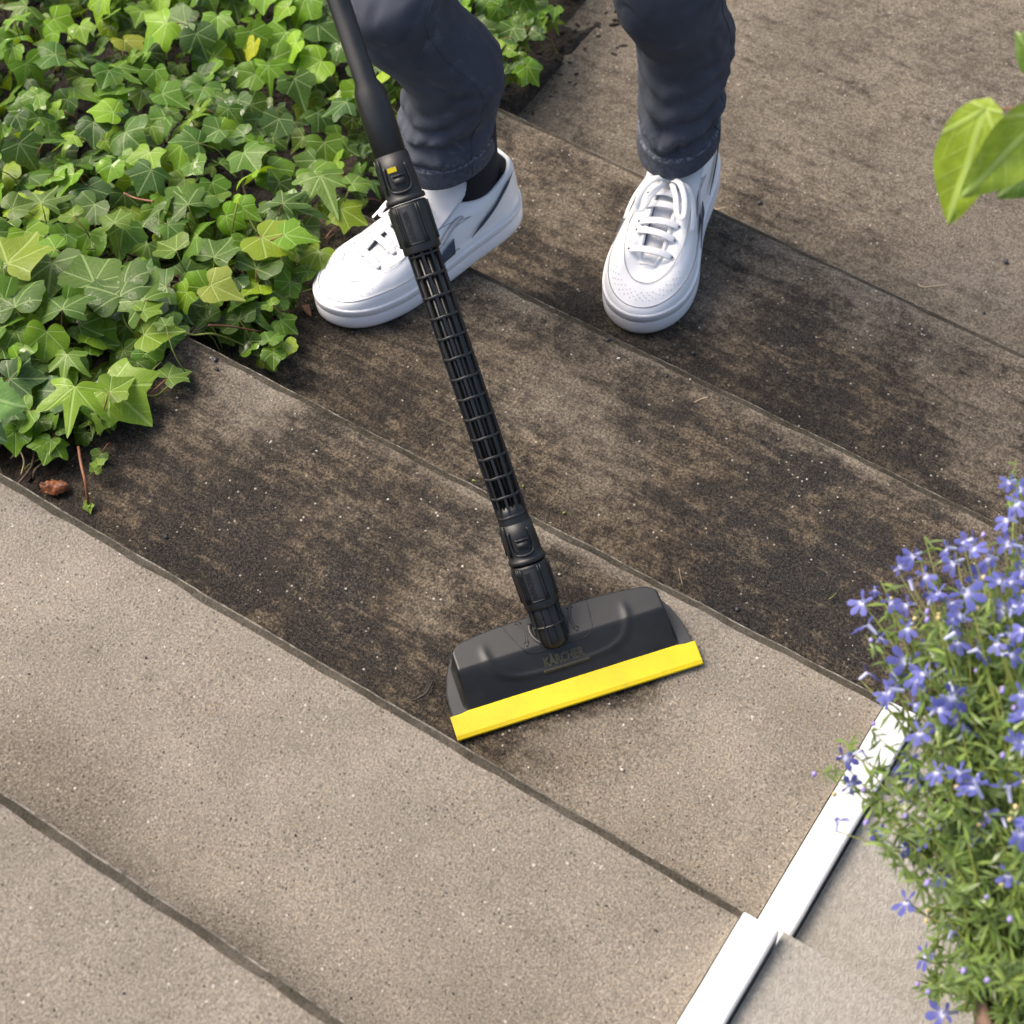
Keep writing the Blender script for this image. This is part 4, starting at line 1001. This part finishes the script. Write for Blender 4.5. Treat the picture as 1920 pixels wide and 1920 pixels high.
    for k, (a, b_) in enumerate(eyes):
        for rep in range(1):
            if rep: a2, b2 = a, eyes[k+1][1] if k+1 < 6 else b_
            else: a2, b2 = a, b_
            mid = (a2+b2)/2+Vector((.0015, 0, .0060+.0005*k)); q1 = a2*.75+b2*.25+Vector((.001, 0, .0048)); q2 = a2*.25+b2*.75+Vector((.001, 0, .0048))
            m2 = MB(); m2.ribbon(spline([a2-Vector((0, 0, .0005)), q1, mid, q2, b2-Vector((0, 0, .0005))], 16), [.0050]+[.0092]*15+[.0050], .0008, (0.25, 0, 1)); add('lace', m2, 'lacefab')
    kx = (eyes[5][0]+eyes[5][1])/2+Vector((.004, 0, .013)); m2 = MB(); m2.blob(kx, (.005, .0065, .0035), None, 3, .12); add('knot', m2, 'lacefab')
    for sd in (1, -1):
        lp = [kx, kx+Vector((.012, sd*.014, .010)), kx+Vector((.028, sd*.024, .003)), kx+Vector((.044, sd*.027, -.010)), kx+Vector((.043, sd*.020, -.011)), kx+Vector((.024, sd*.013, -.002)), kx+Vector((.006, sd*.004, .001))]
        m2 = MB(); m2.ribbon(spline(lp, 26), .0066, .0010, (0.2, -sd*.25, 1)); add('lace_loop', m2, 'lacefab')
        le = [kx, kx+Vector((.010, sd*.022, .004)), kx+Vector((.020, sd*.032, -.008)), kx+Vector((.036, sd*.037, -.018)), kx+Vector((.050, sd*.039, -.027))]
        m2 = MB(); m2.ribbon(spline(le, 20), .0056, .0010, (0.1, sd*.5, 1)); add('lace_end', m2, 'lacefab')
    m2 = MB(); m2.box((.083, .012, .1165), (.0035, .0025, .0006)); add('tongue_tab', m2, 'red', smooth=False)
    return me_up, parts
def place_shoe(mir, toe, heel_dir, sc, ground, label):
    me, parts = make_shoe(mir, 'sneaker')
    d_ = Vector((heel_dir[0], heel_dir[1], 0)).normalized()           # toe direction
    org = Vector((toe.x, toe.y, ground))-d_*.301*sc
    ws = sc*1.06
    Mx = PI_ @ Matrix(((d_.x*sc, -d_.y*ws, 0, org.x), (d_.y*sc, d_.x*ws, 0, org.y), (0, 0, sc, org.z), (0, 0, 0, 1)))
    o = link('sneaker', me, person, Mx); o['label'] = label
    for pr in parts:
        c = link(pr[0], pr[1], o)
        if len(pr) > 2: c['kind'] = pr[2]
    return Mx, d_
tL = on_plane(604, 592, -.105); dL = Vector((-.115, -.30, 0))
tR = on_plane(1186, 618, -.22); dR = Vector((.045, -.32, 0))
ML, dL = place_shoe(-1, tL, on_plane(612, 590, -.105)-on_plane(950, 385, -.105), 1.12, ze(2)+.001, 'white sneaker on the step nearest the ivy, half behind the tube')
MR, dR = place_shoe(1, tR, on_plane(1186, 622, -.22)-on_plane(1292, 330, -.22), 1.22, ze(3)+.001, 'white sneaker standing free with its toe at the step edge')
# legs: sock and trousers
def loft(name, rings, mat, parent, M4=None, attrs=None, closed_top=False):
    n = len(rings[0]); vs = [q for r_ in rings for q in r_]; fs = []
    for i in range(len(rings)-1):
        for k in range(n): j = (k+1) % n; fs.append((i*n+k, i*n+j, (i+1)*n+j, (i+1)*n+k))
    if closed_top: fs.append(tuple((len(rings)-1)*n+k for k in range(n)))
    return link(name, mesh(name, vs, fs, mat, attrs=attrs), parent, M4)
hipc = Vector((.16, .80, .62))
allr = []; wear = []
for side, (Mx, d_, gz) in enumerate(((ML, dL, ze(2)), (MR, dR, ze(3)))):
    W = Matrix.Translation(person.location) @ Mx
    ank = W @ Vector((.060, 0, .06)); lat = Vector((-d_.y, d_.x, 0))
    rings = []; sl_ = -.012 if side == 0 else -.006; up_ = .014 if side == 0 else -.008
    for z, rx, ry in ((.0, .040, .030), (.04, .042, .030), (.08, .040, .033), (.12, .040, .036), (.20, .042, .040)):
        rings.append([PI_ @ (ank+Vector((0, 0, z-.015))+d_*(rx*math.cos(a))+lat*(ry*math.sin(a))) for a in [2*math.pi*k/28 for k in range(28)]])
    loft('sock', rings, 'sock', person)
    knee = ank+Vector((0, 0, .42))+d_*.055+Vector((-.02 if side == 0 else -.02, 0, 0)); hip = hipc+Vector((-.06 if side == 0 else .08, .02 if side == 0 else .0, 0)); hip.z = .62
    path = [(ank+Vector((0, 0, .082+up_))+d_*.030+lat*sl_, .068, .058), (ank+Vector((0, 0, .13+up_))+d_*.024+lat*sl_, .065, .058), (ank+Vector((0, 0, .24))+d_*.01+lat*sl_*.5, .070, .068), (knee-Vector((0, 0, .08)), .074, .074), (knee, .074, .076), (knee*.6+hip*.4, .084, .088), (hip-Vector((0, 0, .04)), .098, .10)]
    ctr = spline([p for p, _, _ in path], 150); rr = spline([(a, b, 0) for _, a, b in path], 150); n = 72
    allr_leg = []
    slant = -.35 if side == 0 else -.28
    for i, c in enumerate(ctr):
        zz = c.z-ank.z; ring = []; cuffz = .082+up_
        near = sst(.30, .06, zz)
        for k in range(n):
            a = 2*math.pi*k/n; ca, sa = math.cos(a), math.sin(a)
            # folds: stacked rolls above the cuff, long soft folds above
            ph = noise.noise((ca*1.2+side*9, sa*1.2, zz*7))
            fold = .0065*near*math.sin((zz+.012*ca-.02*sa*noise.noise((a*.7, zz*5, 3)))*150+ph*5)+.0035*noise.noise((ca*1.5+side*5, sa*1.5, zz*9))+.0022*noise.noise((ca*4, sa*4, zz*40+side))
            if zz < cuffz+.030: fold = .003*ph+.0035*(zz < cuffz+.026)-.001
            cr_ = abs(noise.noise((ca*2.1+side*3+zz*2.5, sa*2.1, zz*11))); fold -= .0035*max(0, 1-cr_*7)*(1 if zz > cuffz+.03 else 0)
            r1, r2 = rr[i].x+fold, rr[i].y+fold
            q = c+d_*(r1*ca)+lat*(r2*sa); q.z += -.018*ca*sst(.3, .0, zz)*(1 if side else .6)+.004*noise.noise((a, 2, side))*sst(.2, 0, zz)
            ring.append(PI_ @ q); 
            wear.append(.6*max(0, fold*90)*near+(.6 if abs(zz-cuffz-.027) < .0020 else 0))
        allr_leg.append(ring)
    # turned hem inside
    inner = [[allr_leg[0][k]+(PI_ @ (ctr[0])-allr_leg[0][k])*f+Vector((0, 0, dz)) for k in range(n)] for f, dz in ((.16, .030), (.11, .004), (.04, -.002))]
    wear = wear[:len(allr)*n] + [0]*(3*n)+wear[len(allr)*n:]
    allr += inner+allr_leg
n = 72; per = 3+151; vs = [q for r_ in allr for q in r_]; fs = []
for leg in range(2):
    for i in range(per-1):
        for k in range(n): j = (k+1) % n; b = (leg*per+i)*n; fs.append((b+k, b+j, b+n+j, b+n+k))
# seat and waist join both legs
b0 = (per-1)*n; b1 = (2*per-1)*n
wc = PI_ @ (hipc+Vector((.01, .02, .05))); ringsT = []
for q, (zt, rx, ry) in enumerate(((-.10, .185, .125), (-.02, .18, .125), (.06, .165, .11), (.12, .15, .10))):
    ringsT.append([wc+Vector((rx*math.cos(2*math.pi*k/n), ry*math.sin(2*math.pi*k/n), zt)) for k in range(n)])
bT = len(vs); vs += [q for r_ in ringsT for q in r_]
for i in range(3):
    for k in range(n): j = (k+1) % n; b = bT+i*n; fs.append((b+k, b+j, b+n+j, b+n+k))
fs.append(tuple(bT+3*n+k for k in range(n))); fs.append(tuple(bT+k for k in range(n))[::-1])
wear = wear+[0]*(len(vs)-len(wear))
for leg in range(2):
    for kk in (18, 54):
        mb = MB(); mb.tube([vs[(leg*per+3+i)*n+kk] for i in range(2, 150, 2)], .0011, 5); mb.put('outseam', 'denim', person)
tr = link('trousers', mesh('trousers', vs, fs, 'denim', attrs={'wear': np.clip(wear[:len(vs)], 0, 1)}), person)

# ------------------------------------------------------------------ flowering plant at the right
def petal_flower():
    vs = []; fs = []; wh = []
    def lobe(ang, ln, wd, tilt, white):
        b = len(vs); ca, sa = math.cos(ang), math.sin(ang)
        for i in range(5):
            u = i/4; hw = wd*(.25+1.1*u)*(1-max(0, u-.7)/.3*.45) if i < 4 else wd*.45
            for s_ in (-1, 0, 1):
                r_ = .10+ln*u; x = r_*ca-s_*hw*sa; y = r_*sa+s_*hw*ca; vs.append((x, y, tilt*u+(.05 if s_ == 0 else 0)*u-.10*u*u)); wh.append(max(0, 1-u*3.6)*white)
        for i in range(4):
            for s_ in range(2): a = b+i*3+s_; fs.append((a, a+3, a+4, a+1))
    for a, q in ((-.80, .88), (0, 1.0), (.80, .90)): lobe(a, q, .235, .12, 1.0)
    for a in (2.45, 3.75): lobe(a, .62, .13, .34, .3)
    b = len(vs)
    for i in range(5):
        u = i/4
        for k in range(6): th = 2*math.pi*k/6; r_ = .15-.05*u; vs.append((r_*math.cos(th)-.15*u-.05, r_*math.sin(th), -.75*u)); wh.append(.75)
    for i in range(4):
        for k in range(6): fs.append((b+i*6+k, b+i*6+(k+1) % 6, b+(i+1)*6+(k+1) % 6, b+(i+1)*6+k))
    return mesh('flower', vs, fs, 'petal', attrs={'wht': wh})
FL = petal_flower()
plant = tag(empty('flowering_plant', (1.27, -.30, .30)), 'bushy plant with small blue-violet flowers at the right edge', 'flowering plant')
PT = Vector(plant.location)
FPX = [(1617, 1128, 48), (1626, 1172, 50), (1628, 1262, 44), (1662, 1298, 40), (1714, 1042, 46), (1685, 1065, 44), (1734, 1079, 46), (1707, 1087, 40), (1701, 1133, 46), (1701, 1176, 46), (1652, 1196, 34), (1640, 1105, 26), (1822, 1030, 52), (1789, 1055, 46), (1775, 1028, 40),
 (1842, 1085, 52), (1808, 1110, 58), (1781, 1130, 44), (1781, 1172, 50), (1804, 1155, 44), (1878, 1092, 54), (1912, 1075, 46), (1886, 1143, 58), (1916, 1130, 50), (1894, 1227, 52), (1836, 1219, 52), (1750, 1227, 48), (1718, 1270, 54), (1733, 1262, 40), (1785, 1303, 66), (1714, 1321, 30), (1796, 1345, 46), (1815, 1368, 56),
 (1582, 1420, 46), (1614, 1408, 36), (1593, 1473, 44), (1570, 1540, 44), (1722, 1460, 44), (1757, 1446, 50), (1800, 1446, 48), (1828, 1475, 60), (1890, 1477, 60), (1843, 1524, 58), (1828, 1567, 52), (1652, 1559, 36), (1660, 1577, 30), (1695, 1590, 34), (1910, 918, 44), (1906, 942, 46), (1890, 973, 46), (1894, 903, 36), (1915, 1300, 50), (1868, 1205, 40), (1668, 1128, 34), (1745, 1110, 30), (1906, 1395, 46),
 (1920, 1180, 50), (1915, 1560, 50), (1700, 1690, 52), (1760, 1640, 50), (1830, 1660, 55), (1890, 1640, 55), (1790, 1740, 60), (1860, 1760, 60), (1910, 1830, 60), (1735, 1790, 50), (1820, 1850, 56), (1770, 1900, 60), (1890, 1900, 60)]
rq = random.Random(5)
for _ in range(48):
    x_, y_ = rq.uniform(1660, 1935), rq.uniform(1010, 1620)
    if (x_-1660) > (1330-y_)*.35-20 and (y_ < 1330 or x_ > 1700+.0*y_): FPX.append((x_, y_, rq.uniform(38, 58)))
rs = random.Random(11); stems = MB(); lv = MB(); tips = []
root0 = Vector((1.25, -.30, .29))
def narrow_leaf(mb_, p, d_, ln, wd):
    d_ = d_.normalized(); sd = d_.cross(Vector((rs.uniform(-.6, .6), rs.uniform(-.6, .6), 1))).normalized(); up_ = sd.cross(d_)
    v = [p-sd*wd*.2, p+sd*wd*.2, p+d_*ln*.45+sd*wd*.5+up_*.08*ln, p+d_*ln*.45-sd*wd*.5+up_*.08*ln, p+d_*ln-up_*.05*ln]
    mb_.add(v, [(0, 1, 2, 3), (3, 2, 4)])
lcol = []
def leaf_run(path_, den, lmin, lmax):
    for i in range(1, len(path_)):
        for _ in range(den):
            p = path_[i-1].lerp(path_[i], rs.random()); t = (path_[i]-path_[i-1]).normalized()
            dd = (t*rs.uniform(.1, .9)+Vector((rs.gauss(0, 1), rs.gauss(0, 1), rs.gauss(.2, .8))).normalized()).normalized()
            c0 = len(lv.v); narrow_leaf(lv, p, dd, rs.uniform(lmin, lmax), rs.uniform(.0020, .0040)); q = rs.choice(((.025, .075, .012), (.045, .12, .012), (.09, .19, .015), (.018, .05, .012), (.16, .25, .03), (.03, .09, .012))); lcol.extend([(*q, 1)]*(len(lv.v)-c0))
for n_i, (px, py, sz) in enumerate(FPX):
    dist = math.hypot(px-2040, (py-1430)*.9)
    dep = 1.25+.24*min(1, dist/480)+rs.uniform(-.03, .03)
    p = at_depth(px, py, dep)
    ln = sz*rs.uniform(.92, 1.18)/CAM_F*dep/1.75                      # flower mesh is about 1.9 units across
    face = (Vector(CAM_P)-p).normalized(); nz = (face*rs.uniform(-.15, .8)+Vector((rs.uniform(-1.0, .5), rs.uniform(-.8, .8), .45))).normalized()
    dwn = Vector((.5, -.6, -1)); xax = (dwn-nz*dwn.dot(nz)).normalized(); xax = (Matrix.Rotation(rs.gauss(0, 1.1), 3, nz) @ xax); yax = nz.cross(xax)
    Mx = Matrix(((xax.x*ln, yax.x*ln, nz.x*ln, p.x-PT.x), (xax.y*ln, yax.y*ln, nz.y*ln, p.y-PT.y), (xax.z*ln, yax.z*ln, nz.z*ln, p.z-PT.z), (0, 0, 0, 1)))
    link('flower', FL, plant, Mx)
    back_ = p-nz*ln*.75
    rt = root0+Vector((rs.uniform(-.05, .05), rs.uniform(-.06, .06), rs.uniform(-.01, .03)))
    join = back_.lerp(rt, rs.uniform(.16, .30))+Vector((0, 0, .01)); m2 = back_.lerp(rt, .6)+Vector((rs.uniform(-.01, .01), rs.uniform(-.01, .01), .02))
    path_ = spline([back_, join, m2, rt], 18); stems.tube(path_, [.0006]*4+[.0011]*8+[.0016]*7, 5)
    leaf_run(path_[3:12], 4, .010, .022); leaf_run(path_[11:], 5, .012, .026)
    tips.append((back_, path_))
# sprays without open flowers, buds, twigs over the white board
buds = MB(); pale = MB()
SPR = [(1583, 1388, 1.42), (1990, 1240, 1.4), (1632, 1366, 1.40), (1530, 1440, 1.42), (1650, 1455, 1.38), (1700, 1400, 1.36), (1733, 1005, 1.50), (1650, 1088, 1.45), (1622, 1190, 1.42), (1700, 1230, 1.4), (1740, 1160, 1.42), (1850, 1010, 1.5), (1905, 860, 1.52), (1610, 1490, 1.4), (1625, 1545, 1.38), (1745, 1345, 1.35), (1770, 1250, 1.38), (1845, 1130, 1.42), (1870, 1290, 1.33),
 (1860, 1340, 1.33), (1690, 1520, 1.36), (1740, 1530, 1.34), (1790, 1510, 1.34), (1870, 1420, 1.32), (1760, 1400, 1.34), (1895, 1560, 1.30), (1780, 1590, 1.32), (1720, 1650, 1.3), (1850, 1700, 1.3), (1800, 1800, 1.28), (1900, 1730, 1.28), (1740, 1860, 1.28), (1860, 1860, 1.26), (1880, 1010, 1.48), (1915, 1000, 1.46), (1830, 1260, 1.38), (1900, 1340, 1.32)]
SPR += [(rs.uniform(1720, 1960), rs.uniform(1080, 1900), rs.uniform(1.36, 1.48)) for _ in range(95)]
for px, py, dep in SPR:
    p = at_depth(px, py, dep+.04+rs.uniform(-.02, .02)); rt = root0+Vector((rs.uniform(-.06, .06), rs.uniform(-.08, .06), rs.uniform(-.01, .03)))
    path_ = spline([p, p.lerp(rt, .3)+Vector((rs.uniform(-.012, .012), 0, .012)), p.lerp(rt, .65)+Vector((0, 0, .015)), rt], 16)
    stems.tube(path_, [.0005]*3+[.0010]*7+[.0015]*7, 5); leaf_run(path_[:9], 5, .009, .022); leaf_run(path_[8:], 5, .012, .026)
    for b_ in range(1 if rs.random() < .45 else 0):
        buds.blob(p+Vector((rs.uniform(-.008, .008), rs.uniform(-.008, .008), rs.uniform(-.004, .006))), (.0022, .0022, .0040), Matrix.Rotation(rs.uniform(0, 3), 3, 'X'), b_, .15)
for _ in range(60):
    bk, path_ = rs.choice(tips); p = path_[rs.randrange(1, 8)]+Vector((rs.gauss(0, .006), rs.gauss(0, .006), rs.gauss(.004, .005)))
    pale.blob(p, (.0024, .0024, .0032), None, _, .2)
tag(stems.put('stems', 'stem_green', plant, Matrix.Translation(-PT)), None, None, None, 'stuff')
tag(link('leaves', mesh('leaves', lv.v, lv.f, 'ivy_mass', uv=[(.9, .9)]*len(lv.v), cols=lcol), plant, Matrix.Translation(-PT)), None, None, None, 'stuff')
M['bud'] = mat_plain('bud', (.30, .24, .55), .6, var=.4, vs=300); M['pod'] = mat_plain('seed_pod', (.55, .45, .22), .7, var=.3, vs=200)
tag(buds.put('buds', 'bud', plant, Matrix.Translation(-PT)), None, None, None, 'stuff'); tag(pale.put('seed_pods', 'pod', plant, Matrix.Translation(-PT)), None, None, None, 'stuff')
# its pot stands beyond the frame on the side slab
pot = tag(empty('flower_pot', (1.305, -.30, ze(0)+.004)), 'terracotta pot under the blue-flowered plant', 'flower pot')
mb = MB(); mb.lathe([(.075, 0), (.082, .004), (.105, .135), (.106, .137), (.114, .138), (.116, .165), (.108, .168), (.104, .160), (.100, .145)], 48); mb.f = mb.f[:-1]; mb.put('pot_body', 'pot', pot)
mb = MB(); mb.lathe([(.001, .143), (.10, .146), (.10, .13)], 32); mb.put('potting_soil', 'soil', pot)

# ------------------------------------------------------------------ big soft leaves hanging in from the top right and the left edge
def broad_leaf(ln, wd, serr, fold, droop, seed):
    n = 18; vs = []; fs = []; uv = []
    for i in range(n+1):
        u = i/n; hw = wd*math.sin(math.pi*min(1, u**.75))**.8*(1-.15*u) if 0 < u < 1 else 0
        if serr: hw *= 1+.09*(1 if i % 2 else -1)
        for j in range(9):
            v = j/8*2-1; y = ln*u-(.10*ln*(1-u)*abs(v)**1.5 if u < .3 else 0); x = v*hw
            vs.append((x, y, fold*abs(x)-droop*(y/ln)**2*ln+.02*ln*math.sin(u*9+abs(v)*3))); uv.append((x/ln*.5+.5, y/ln*.5+.5))
    for i in range(n):
        for j in range(8): a = i*9+j; fs.append((a, a+9, a+10, a+1))
    return mesh('leaf', vs, fs, 'ivy', uv=uv)
shrub = tag(empty('overhanging_branch', at_depth(2050, 180, 1.30)), 'branch with broad bright green leaves hanging in at the top right', 'branch')
SI = Matrix.Translation(-Vector(shrub.location))
def place_broad(root_px, tip_px, dep, wd, c, roll, parent, I4, ddep=0.0, serr=False, fold=.25, droop=.12):
    a = at_depth(*root_px, dep); b = at_depth(*tip_px, dep+ddep); L = (b-a).length; y = (b-a).normalized(); f = (Vector(CAM_P)-a).normalized()
    z = (f-y*f.dot(y)).normalized(); z = Matrix.Rotation(roll, 3, y) @ z; x = y.cross(z)
    o = link('leaf', broad_leaf(L, wd*L, serr, fold, droop, 1), parent, I4 @ Matrix(((x.x, y.x, z.x, a.x), (x.y, y.y, z.y, a.y), (x.z, y.z, z.z, a.z), (0, 0, 0, 1)))); o.color = (*c, 1)
    return a
rt = [place_broad((1850, 205), (1768, 422), 1.30, .30, (.30, .42, .03), .35, shrub, SI, .03), place_broad((1955, 215), (1812, 372), 1.27, .30, (.26, .38, .04), -.35, shrub, SI),
      place_broad((2010, 260), (1862, 372), 1.32, .32, (.07, .16, .03), .2, shrub, SI, .04), place_broad((1975, 150), (1900, 60), 1.3, .3, (.12, .22, .03), -.3, shrub, SI)]
mb = MB(); mb.tube(spline([at_depth(3300, 700, 1.5), at_depth(2600, 420, 1.4), at_depth(2150, 260, 1.32), at_depth(2020, 230, 1.3), at_depth(1960, 190, 1.29), at_depth(1950, 160, 1.3)], 20), .0026, 7)
for a in rt: mb.tube([a, a.lerp(at_depth(1985, 200, 1.295), .55), at_depth(1985, 200, 1.295)], .0011, 5)
mb.put('twig', 'stem_red', shrub, SI)
herb = tag(empty('herb_plant', on_plane(-90, 850, .12)), 'pale mint-green serrated leaf poking in at the left edge', 'herb')
HI = Matrix.Translation(-Vector(herb.location))
a = place_broad((-60, 735), (48, 765), 1.86, .42, (.22, .42, .12), .1, herb, HI, 0, True, .1, .05); a2 = place_broad((-70, 770), (10, 830), 1.88, .4, (.06, .16, .08), .2, herb, HI, 0, True)
mb = MB(); mb.tube(spline([a, at_depth(-95, 790, 1.9), Vector(herb.location)], 8), .0016, 6); mb.tube(spline([a2, at_depth(-92, 810, 1.9), Vector(herb.location)], 8), .0012, 6); mb.put('stem', 'stem_green', herb, HI)
